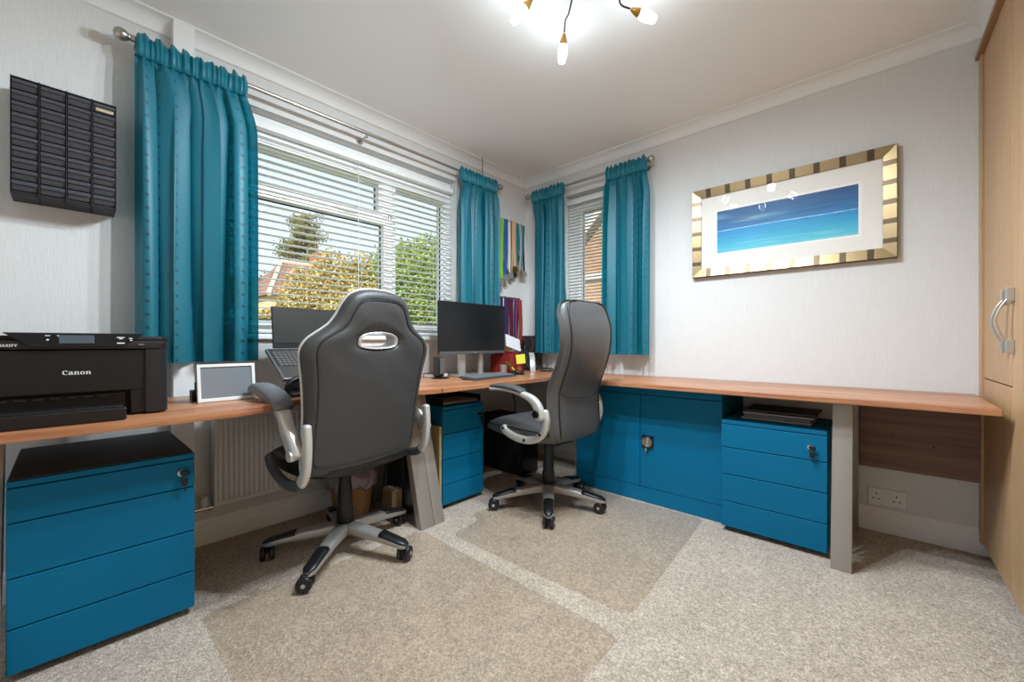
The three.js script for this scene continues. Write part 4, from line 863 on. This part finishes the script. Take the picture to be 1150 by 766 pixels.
{ // dark leaf-patterned board in the corner
  const leaf = dataTex(256, 256, (u, v) => { const f = Math.abs(Math.sin((u * 3 + 0.4 * Math.sin(v * 6.28)) * 6.283 * 0.5)); return f < 0.06 ? [150, 140, 120] : mix3([38, 36, 38], [60, 54, 54], N1(u, v, 8, 8)); }, 0.3, 0.3);
  const g = thing('patterned_box', 'dark box with pale leaf lines standing in the corner of the desk', 'box', [0.1, DT, 0.075]);
  part(g, 'box_body', rbox(-0.095, 0.1, 0, 0.295, -0.06, -0.02, 0.003), std(0xffffff, 0.5, 0, { map: leaf }));
}
{
  const g = thing('headphones', 'black over-ear headphones hanging in front of the patterned box', 'headphones', [0.13, DT, 0.17], -0.75);
  part(g, 'stand', merge(cyl(0.05, 0.05, 0.008, 28).translate(0, 0.004, 0), cylBetween(V(0, 0.004, 0), V(0, 0.23, 0), 0.007)), M.black);
  const band = []; for (let i = 0; i <= 12; i++) { const a = Math.PI * i / 12; band.push(V(Math.cos(a) * 0.075, 0.165 + Math.sin(a) * 0.082, 0)); }
  part(g, 'headband', tube(band, 0.009, 40, 8), M.black);
  for (const s of [-1, 1]) part(g, 'ear_cup', cyl(0.033, 0.03, 0.034, 22).rotateZ(Math.PI / 2).translate(s * 0.066, 0.14, 0), M.blackMatte);
}
{
  const g = thing('router', 'upright black wedge with a curved silver front edge on the corner desk', 'device', [0.25, DT, 0.21], -0.75);
  const sh = new THREE.Shape(); sh.moveTo(-0.06, 0); sh.lineTo(0.06, 0); sh.quadraticCurveTo(0.055, 0.09, -0.02, 0.135); sh.lineTo(-0.06, 0.135); sh.closePath();
  part(g, 'housing', toCreasedNormals(extrude(sh, 0.03, 0.003).translate(0, 0.003, -0.015), 0.5), M.black);
  const s2 = new THREE.Shape(); s2.moveTo(0.045, 0); s2.lineTo(0.068, 0); s2.quadraticCurveTo(0.062, 0.1, -0.02, 0.146); s2.lineTo(-0.025, 0.132); s2.quadraticCurveTo(0.035, 0.085, 0.045, 0); s2.closePath();
  part(g, 'curved_front', toCreasedNormals(extrude(s2, 0.038, 0.002).translate(0, 0.003, -0.019), 0.5), M.silverPlastic);
}
{
  const g = thing('webcam_puck', 'flat round black puck on the desk behind the executive chair', 'device', [0.33, DT, 0.11]);
  part(g, 'puck_body', lathe([[0.0001, 0], [0.05, 0], [0.056, 0.01], [0.05, 0.024], [0.0001, 0.028]], 30), M.black);
  part(g, 'ring', new THREE.TorusGeometry(0.053, 0.003, 8, 36).rotateX(Math.PI / 2).translate(0, 0.014, 0), M.legGrey);
}
// ---------------------------------------------------------------- medals
function hanger(label, z0, z1, y) {
  const g = thing('medal_hanger', label, 'hanger');
  part(g, 'rail', cylBetween(V(0.03, y, z0), V(0.03, y, z1), 0.008), std(0x5d4434, 0.5));
  for (let i = 0; i < 6; i++) part(g, 'peg', new THREE.SphereGeometry(0.0105, 10, 8).translate(0.03, y + 0.002, lerp(z0, z1, i / 5)), std(0x6a5240, 0.5));
  for (const z of [z0 + 0.01, z1 - 0.01]) part(g, 'wall_plate', cylBetween(V(0, y, z), V(0.03, y, z), 0.006), M.darkMetal);
}
function medal(label, z, y, len, w, x, color, stripe, disc, discColor, group) {
  const g = thing('medal', label, 'medal', [x, y, z], 0, group);
  const rib = (dz, ww) => { const q = new THREE.PlaneGeometry(0.0014, 1, 1, 10); const n = 10, rings = []; for (let i = 0; i <= n; i++) { const t = i / n; rings.push(oval(V(0.004 * Math.sin(t * 4 + z * 40), -len * t, dz * (1 - t * 0.8) + 0.003 * Math.sin(t * 5 + z * 60)), V(0, 0, 1), V(1, 0, 0), ww / 2, 0.0012, 8, 4)); } return loft(rings); };
  part(g, 'ribbon', merge(rib(0.008, w * 1.15), rib(-0.008, w * 1.1).translate(0.004, 0, 0)), color);
  if (stripe) part(g, 'ribbon_stripe', rib(-0.008, w * 0.4).translate(0.0056, 0, 0), stripe);
  if (disc) { part(g, 'medal_disc', cyl(disc, disc, 0.005, 22).rotateZ(Math.PI / 2).rotateY(rr(-0.5, 0.5)).translate(0.006, -len - disc * 0.8, 0), discColor); }
}
hanger('wooden rail of race medals on the wall between the corner curtains', 0.09, 0.43, 1.985);
hanger('lower rail with striped ribbons under the race medals', 0.12, 0.42, 1.335);
{
  const C = (h) => std(h, 0.6), G = M.gold, S = M.silver, D = M.darkMetal;
  const top = [
    ['orange and yellow ribbon nearest the curtain on the upper medal rail', 0.4, 0.3, 0.028, 0xd9803a, 0xe8c765, 0.03, S],
    ['navy blue ribbon beside the orange one on the upper medal rail', 0.365, 0.36, 0.026, 0x1d2f66, null, 0.026, G],
    ['bright blue ribbon second from the curtain on the upper medal rail', 0.335, 0.46, 0.026, 0x2457a0, null, 0.03, S],
    ['wide white printed ribbon in the middle of the upper medal rail', 0.3, 0.4, 0.036, 0xeee6d8, null, 0.034, D],
    ['white ribbon with dark print right of the middle of the upper medal rail', 0.262, 0.43, 0.034, 0xe6dccb, 0x3a3536, 0.03, S],
    ['peach ribbon on the upper medal rail', 0.228, 0.38, 0.026, 0xe0a878, null, 0.03, G],
    ['tan ribbon on the upper medal rail', 0.205, 0.42, 0.018, 0xc98c4e, null, 0.026, D],
    ['teal ribbon on the upper medal rail', 0.176, 0.36, 0.026, 0x1d7c8a, null, 0.03, S],
    ['pale grey and teal ribbon on the upper medal rail', 0.148, 0.4, 0.022, 0x9fb6b6, 0x22707c, 0.028, G],
    ['red ribbon at the room-corner end of the upper medal rail', 0.118, 0.26, 0.026, 0xb8332c, null, 0.03, D],
    ['black ribbon hanging lowest from the upper medal rail', 0.095, 0.4, 0.014, 0x2a2726, null, 0.03, S],
    ['lime green ribbon with a square medal on the upper rail by the curtain', 0.385, 0.5, 0.03, 0x7fb23c, null, 0.034, S]];
  for (const [i, [l, z, len, w, c, st, d, dc]] of top.entries()) medal(l, z, 1.977, len, w, 0.042 + (i % 3) * 0.016, C(c), st ? C(st) : null, d, dc, 'medals on the upper rail');
  const low = [['dark red ribbon on the lower rail nearest the curtain', 0.4, 0x7b1f24, null], ['navy ribbon with a white stripe on the lower rail', 0.36, 0x1d1c3c, 0xd9d2c8], ['purple ribbon on the lower rail', 0.32, 0x3b2556, null], ['cream ribbon in the middle of the lower rail', 0.285, 0xe2d6c2, null], ['maroon ribbon on the lower rail', 0.25, 0x5e1622, null], ['violet and red ribbon on the lower rail', 0.205, 0x40306e, 0xa63a34], ['blackish purple ribbon on the lower rail', 0.168, 0x2d2140, null], ['rust red ribbon at the room-corner end of the lower rail', 0.135, 0x9a3b2a, null]];
  for (const [i, [l, z, c, st]] of low.entries()) medal(l, z, 1.327, 0.36 + rr(0, 0.05), 0.03, 0.042 + (i % 3) * 0.014, C(c), st ? C(st) : null, 0.024, G, 'ribbons on the lower rail');
}
// ---------------------------------------------------------------- things under the desks
{
  const wk = dataTex(256, 256, (u, v) => { const a = Math.sin(u * 6.283 * 16) * Math.sin(v * 6.283 * 16); return mix3([120, 88, 58], [176, 138, 98], clamp(0.5 + 0.5 * a)); }, 0.5, 0.5);
  const g = thing('waste_basket', 'wicker waste basket with a plastic liner under the desk', 'waste bin', [0.235, 0, 1.735]);
  part(g, 'basket_wall', lathe([[0.0001, 0], [0.085, 0], [0.115, 0.22], [0.11, 0.22], [0.082, 0.006], [0.0001, 0.006]], 36), std(0xffffff, 0.8, 0, { map: wk }));
  const rings = []; for (let i = 0; i <= 10; i++) { const t = i / 10, r = []; for (let j = 0; j < 48; j++) { const a = j / 48 * 6.283, cr = 1 + 0.06 * Math.sin(a * 7 + t * 5) + 0.05 * Math.sin(a * 13 + t * 9); r.push(V(Math.cos(a) * (0.122 - 0.05 * sstep(0.5, 1, t)) * cr, 0.18 + 0.085 * Math.sin(t * 1.4) + 0.012 * Math.sin(a * 5) + 0.008 * Math.sin(a * 11 + t * 6), Math.sin(a) * (0.122 - 0.05 * sstep(0.5, 1, t)) * cr)); } rings.push(r.reverse()); }
  part(g, 'bin_liner', loft(rings), std(0x94888e, 0.4));
}
{
  const g = thing('subwoofer', 'black box standing on the floor between the slanted desk legs', 'speaker', [0.36, 0, 1.5]);
  part(g, 'cabinet', rbox(-0.08, 0.08, 0.006, 0.4, -0.05, 0.05, 0.006), M.blackMatte);
  part(g, 'front_panel', rbox(0.08, 0.088, 0.01, 0.396, -0.048, 0.048, 0.004), M.blackGloss);
  for (const z of [-0.035, 0.035]) part(g, 'foot', rbox(-0.07, 0.07, 0, 0.007, z - 0.01, z + 0.01, 0.002), M.black);
}
{
  const g = thing('computer_tower', 'black computer tower in the corner under the desk behind the executive chair', 'computer', [0.3, 0, 0.52]);
  part(g, 'case', rbox(-0.2, 0.18, 0.006, 0.42, -0.09, 0.09, 0.006), M.blackMatte);
  part(g, 'front_panel', rbox(0.18, 0.192, 0.01, 0.416, -0.088, 0.088, 0.004), M.blackGloss);
  for (const z of [-0.06, 0.06]) part(g, 'foot', rbox(-0.18, 0.16, 0, 0.007, z - 0.01, z + 0.01, 0.002), M.black);
}
single('cable', tube([[0.5, DB - 0.02, 0.75], [0.52, 0.55, 0.72], [0.5, 0.3, 0.7], [0.53, 0.1, 0.68], [0.5, 0.01, 0.62]], 0.004, 50, 6), M.blackMatte, 'black cable hanging from the desk down to the floor by the corner computer', 'cable');
single('cable', tube([[0.75, DB - 0.03, 0.3], [0.77, 0.5, 0.34], [0.76, 0.3, 0.32], [0.78, 0.12, 0.36], [0.74, 0.008, 0.33]], 0.003, 50, 6), M.offwhite, 'pale thin cable hanging beside the teal cupboard', 'cable');
{
  const g = thing('cardboard_box', 'small brown cardboard box on the floor behind the slanted desk legs', 'box', [0.42, 0, 1.6]);
  part(g, 'box_body', rbox(-0.05, 0.05, 0, 0.17, -0.03, 0.03, 0.002), std(0x7a6346, 0.85)); part(g, 'tape', box(-0.0505, 0.0505, 0.1695, 0.1712, -0.008, 0.008), M.offwhite);
}
// ---------------------------------------------------------------- outside
const GY = -0.35;
{
  const lawnTex = dataTex(512, 512, (u, v) => mix3([86, 112, 44], [132, 150, 70], N1(u, v, 60, 60) * 0.6 + N2(u, v, 8, 8) * 0.4), 4, 4);
  const o = single('garden_lawn', box(-60, 30, GY - 0.3, GY, -60, 30), std(0xffffff, 0.95, 0, { map: lawnTex }), 'green garden lawn outside the windows', 'lawn'); o.userData.kind = 'structure';
}
function leafCloud(parent, name, count, sample, size, colors, mat) {
  // two crossed, folded leaves per copy
  const q = new THREE.BufferGeometry();
  q.setAttribute('position', new THREE.Float32BufferAttribute([0, 0, 0, 0.5, 0.5, 0.12, 0, 1, 0, -0.5, 0.5, 0.12, 0, 0.2, 0, 0.1, 0.7, 0.5, 0, 1.1, 0.1, 0.1, 0.7, -0.5], 3));
  q.setIndex([0, 1, 2, 0, 2, 3, 4, 5, 6, 4, 6, 7]); q.computeVertexNormals();
  const im = new THREE.InstancedMesh(q, mat, count), m = new THREE.Matrix4(), e = new THREE.Euler(), qq = new THREE.Quaternion(), c = new THREE.Color();
  for (let i = 0; i < count; i++) {
    const [p, k] = sample(); e.set(rr(-1.4, 1.4), rr(0, 6.28), rr(-1.4, 1.4)); const s = size * rr(0.6, 1.4);
    m.compose(p, qq.setFromEuler(e), V(s, s, s)); im.setMatrixAt(i, m);
    c.set(colors[Math.floor(rnd() * colors.length)]).multiplyScalar(rr(0.75, 1.15)); im.setColorAt(i, c);
  }
  im.name = name; im.castShadow = im.receiveShadow = true; im.userData.kind = 'stuff'; parent.add(im); return im;
}
const leafMat = phy(0xffffff, 0.7, { transmission: 0.3, thickness: 0, side: THREE.DoubleSide });
function lobes(list) { // points on a cluster of lumpy ellipsoids
  return () => {
    const l = list[Math.floor(rnd() * list.length)], a = rr(0, 6.283), z = rr(-0.6, 1), r = Math.sqrt(Math.max(0, 1 - z * z)), k = Math.pow(rnd(), 0.25);
    const n = 1 + 0.12 * Math.sin(a * 5 + l[0] * 3) + 0.1 * Math.sin(z * 9 + l[2]);
    return [V(l[0] + l[3] * r * Math.cos(a) * k * n, Math.max(GY + 0.05, l[1] + l[4] * z * k * n), l[2] + l[5] * r * Math.sin(a) * k * n), k];
  };
}
const leafless = std(0x6b5a48, 0.9);
function bush(name, label, list, count, size, colors) {
  const g = thing(name, label, 'hedge', [0, 0, 0]);
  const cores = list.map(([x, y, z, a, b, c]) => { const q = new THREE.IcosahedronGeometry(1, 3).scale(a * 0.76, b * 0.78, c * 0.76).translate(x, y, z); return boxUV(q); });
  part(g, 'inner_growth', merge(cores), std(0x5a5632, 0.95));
  part(g, 'stem', merge(list.map(([x, y, z]) => boxUV(cylBetween(V(x, GY, z), V(x, y, z), 0.06, 0.04, 7)))), leafless);
  leafCloud(g, 'foliage', count, lobes(list), size, colors, leafMat);
}
bush('hedge', 'golden yellow flowering hedge outside the wide window', [
  [-7.2, 0.7, -0.2, 0.8, 0.85, 0.55], [-7.3, 0.95, -0.85, 0.9, 1.42, 0.7], [-7.4, 1.2, -1.5, 0.9, 1.68, 0.8], [-7.4, 1.1, -2.2, 0.95, 1.9, 0.8], [-6.6, 0.6, -1.2, 0.7, 1.0, 1.0]], 90000, 0.055, [0xcdb96a, 0xdccb88, 0xbfa860, 0xa99a5c, 0x9ba05a, 0xe4dba8, 0x8f8650]);
bush('hedge', 'tall bright green hedge right of the golden one outside the wide window', [
  [-7.4, 1.3, -2.85, 0.9, 2.1, 0.7], [-7.4, 1.5, -3.5, 1.0, 2.25, 0.85], [-7.5, 1.6, -4.3, 1.1, 2.45, 1.0], [-7.5, 1.7, -5.2, 1.1, 2.65, 1.1], [-7.5, 1.6, -6.3, 1.1, 2.6, 1.1], [-6.9, 0.9, -4.2, 0.8, 1.9, 1.5]], 110000, 0.058, [0x9bb84c, 0x87a840, 0xb3cb66, 0x74934a, 0xcadd84, 0x5d7a34, 0x66813a]);
{
  const g = thing('tree', 'tall half-bare conifer behind the house roof outside the wide window', 'tree', [-32, GY, -10.2]);
  const B = [cylBetween(V(0, 0, 0), V(0.1, 11.4, 0), 0.28, 0.04, 8)], tips = [];
  for (let i = 0; i < 90; i++) {
    const t = rr(0.25, 1), y = t * 11.2, a = rr(0, 6.283), L = (1.12 - t * 0.8) * 3.6 * rr(0.5, 1.1), e = V(Math.cos(a) * L, y + L * rr(0.1, 0.45), Math.sin(a) * L);
    B.push(cylBetween(V(0, y, 0), e, 0.035, 0.012, 5)); tips.push([V(0, y, 0), e]);
  }
  part(g, 'trunk_and_branches', merge(B.map((q) => boxUV(q))), leafless);
  leafCloud(g, 'foliage', 12000, () => { const [a, b] = tips[Math.floor(rnd() * tips.length)], p = a.clone().lerp(b, rr(0.35, 1.05)); p.x += rr(-0.3, 0.3); p.y += rr(-0.25, 0.3); p.z += rr(-0.3, 0.3); return [p, 1]; }, 0.11, [0x8b8a50, 0x76803f, 0x9a9460, 0xa79b6c, 0x65733a], leafMat);
}
for (const [x, z, h, label] of [[-30, -4.2, 5.4, 'low bare tree far left behind the house outside the wide window'], [-37, -8.0, 6.8, 'low bare tree beside the conifer behind the house']]) {
  const g = thing('tree', label, 'tree', [x, GY, z]);
  const B = [boxUV(cylBetween(V(0, 0, 0), V(0, h * 0.75, 0), 0.2, 0.06, 7))], tips = [];
  for (let i = 0; i < 60; i++) { const y = h * rr(0.35, 0.75), a = rr(0, 6.283), L = rr(0.8, 2.2), e = V(Math.cos(a) * L, y + rr(0.3, 0.35 * h), Math.sin(a) * L); B.push(boxUV(cylBetween(V(0, y, 0), e, 0.04, 0.012, 5))); tips.push([V(0, y, 0), e]); }
  part(g, 'trunk_and_branches', merge(B), leafless);
  leafCloud(g, 'foliage', 2600, () => { const [a, b] = tips[Math.floor(rnd() * tips.length)], p = a.clone().lerp(b, rr(0.5, 1.1)); p.x += rr(-0.4, 0.4); p.y += rr(-0.3, 0.3); p.z += rr(-0.4, 0.4); return [p, 1]; }, 0.2, [0x8d8a78, 0x7c7a66, 0x9a957f, 0x6f7550], leafMat);
}
const tileTex = dataTex(512, 512, (u, v) => { const r = Math.floor(v * 12), c = (u * 16 + (r % 2) * 0.5) % 1, e = (v * 12) % 1; return mix3(mix3([156, 124, 108], [120, 92, 82], N1(u, v, 16, 12)), [70, 48, 42], (c < 0.1 || e < 0.16) ? 0.8 : 0); }, 4, 3.4);
const brickTex = dataTex(512, 512, (u, v) => { const r = Math.floor(v * 16), c = (u * 8 + (r % 2) * 0.5) % 1, e = (v * 16) % 1; return (c < 0.05 || e < 0.12) ? [196, 178, 156] : mix3([206, 160, 122], [182, 132, 98], N2(u, v, 16, 16)); }, 1.8, 1.2);
{
  const g = thing('house', 'distant house with a hipped brown tiled roof and chimney beyond the golden hedge', 'house', [-24, GY, -10]);
  // local: front faces +x; ridge along z
  const ez0 = -6, ez1 = 5.55, rz0 = -3, rz1 = 3.9, ey = 3.9, ry = 6.25, ex = 2.4;
  part(g, 'wall', box(-3.6, ex - 0.35, 0, ey + 0.02, ez0 + 0.3, ez1 - 0.3), std(0xd8b79a, 0.9));
  const P = { a: [ex, ey, ez0], b: [ex, ey, ez1], c: [-0.8, ry, rz1], d: [-0.8, ry, rz0], e: [-4, ey, ez0], f: [-4, ey, ez1] };
  const tri = (...v) => v.flatMap((k) => P[k]);
  const rg = new THREE.BufferGeometry(); rg.setAttribute('position', new THREE.Float32BufferAttribute([...tri('a', 'c', 'b'), ...tri('a', 'd', 'c'), ...tri('b', 'c', 'f'), ...tri('a', 'e', 'd'), ...tri('d', 'e', 'f'), ...tri('d', 'f', 'c'), ...tri('a', 'b', 'f'), ...tri('a', 'f', 'e')], 3)); rg.computeVertexNormals();
  const roof = part(g, 'roof', boxUV(rg, 'z'), std(0xffffff, 0.85, 0, { map: tileTex }));
  part(roof, 'hip_tiles', merge([boxUV(cylBetween(V(...P.b), V(...P.c), 0.13, 0.13, 7)), boxUV(cylBetween(V(...P.c), V(...P.d), 0.13, 0.13, 7))]), std(0xcdb9a6, 0.8));
  part(roof, 'chimney', box(-1.2, -0.4, 5.6, 7.0, 1.2, 2.1), std(0x9a6c56, 0.9));
  for (const [z, y] of [[4.2, 2.4], [1.5, 2.4], [-2, 2.4]]) { const wn = part(g, 'window', box(ex - 0.36, ex - 0.28, y - 0.6, y + 0.7, z - 0.7, z + 0.7), M.white); part(wn, 'pane', box(ex - 0.3, ex - 0.26, y - 0.5, y + 0.6, z - 0.6, z + 0.6), std(0x8fb0c4, 0.15)); }
}
{
  const g = thing('water_tank', 'blue-grey ribbed rainwater tank at the foot of the garden', 'tank', [-6.6, GY, 0.62]);
  part(g, 'tank_body', lathe([[0.0001, 0], [0.3, 0], [0.31, 0.5], [0.3, 0.55], [0.31, 0.6], [0.31, 1.1], [0.3, 1.15], [0.31, 1.2], [0.3, 1.95], [0.0001, 1.95]], 30), std(0x6f97ab, 0.5));
  part(g, 'tank_lid', lathe([[0.0001, 2.05], [0.2, 2.04], [0.32, 1.98], [0.32, 1.93], [0.0001, 1.93]].reverse(), 30), std(0x35566c, 0.5));
}
{
  const g = thing('neighbouring_house', 'orange brick gable of the house next door outside the small window', 'house', [-0.4, GY, -5.2]);
  const e = 2.85, ap = 5.75;
  const sh = [[-2.9, 0], [2.9, 0], [2.9, e], [0, ap], [-2.9, e]];
  part(g, 'gable_wall', boxUV(extrude(sh, 3).translate(0, 0, -3), 'x'), std(0xffffff, 0.9, 0, { map: brickTex }));
  for (const s of [-1, 1]) {
    part(g, 'roof', boxUV(extrude([[0, 0], [s * 3.15, -3.15], [s * 3.15, -3.3], [0, -0.15]], 3.4).translate(0, ap + 0.22, -3.1), 'z'), std(0xffffff, 0.85, 0, { map: tileTex }));
    part(g, 'bargeboard', extrude([[0, 0], [s * 3.15, -3.15], [s * 3.15, -3.34], [0, -0.19]], 0.03).translate(0, ap + 0.2, 0.28), M.white);
  }
  part(g, 'string_course', rbox(-2.9, 2.9, 2.72, 2.86, 0, 0.07, 0.01), M.offwhite);
}
renderer.render(scene, camera);
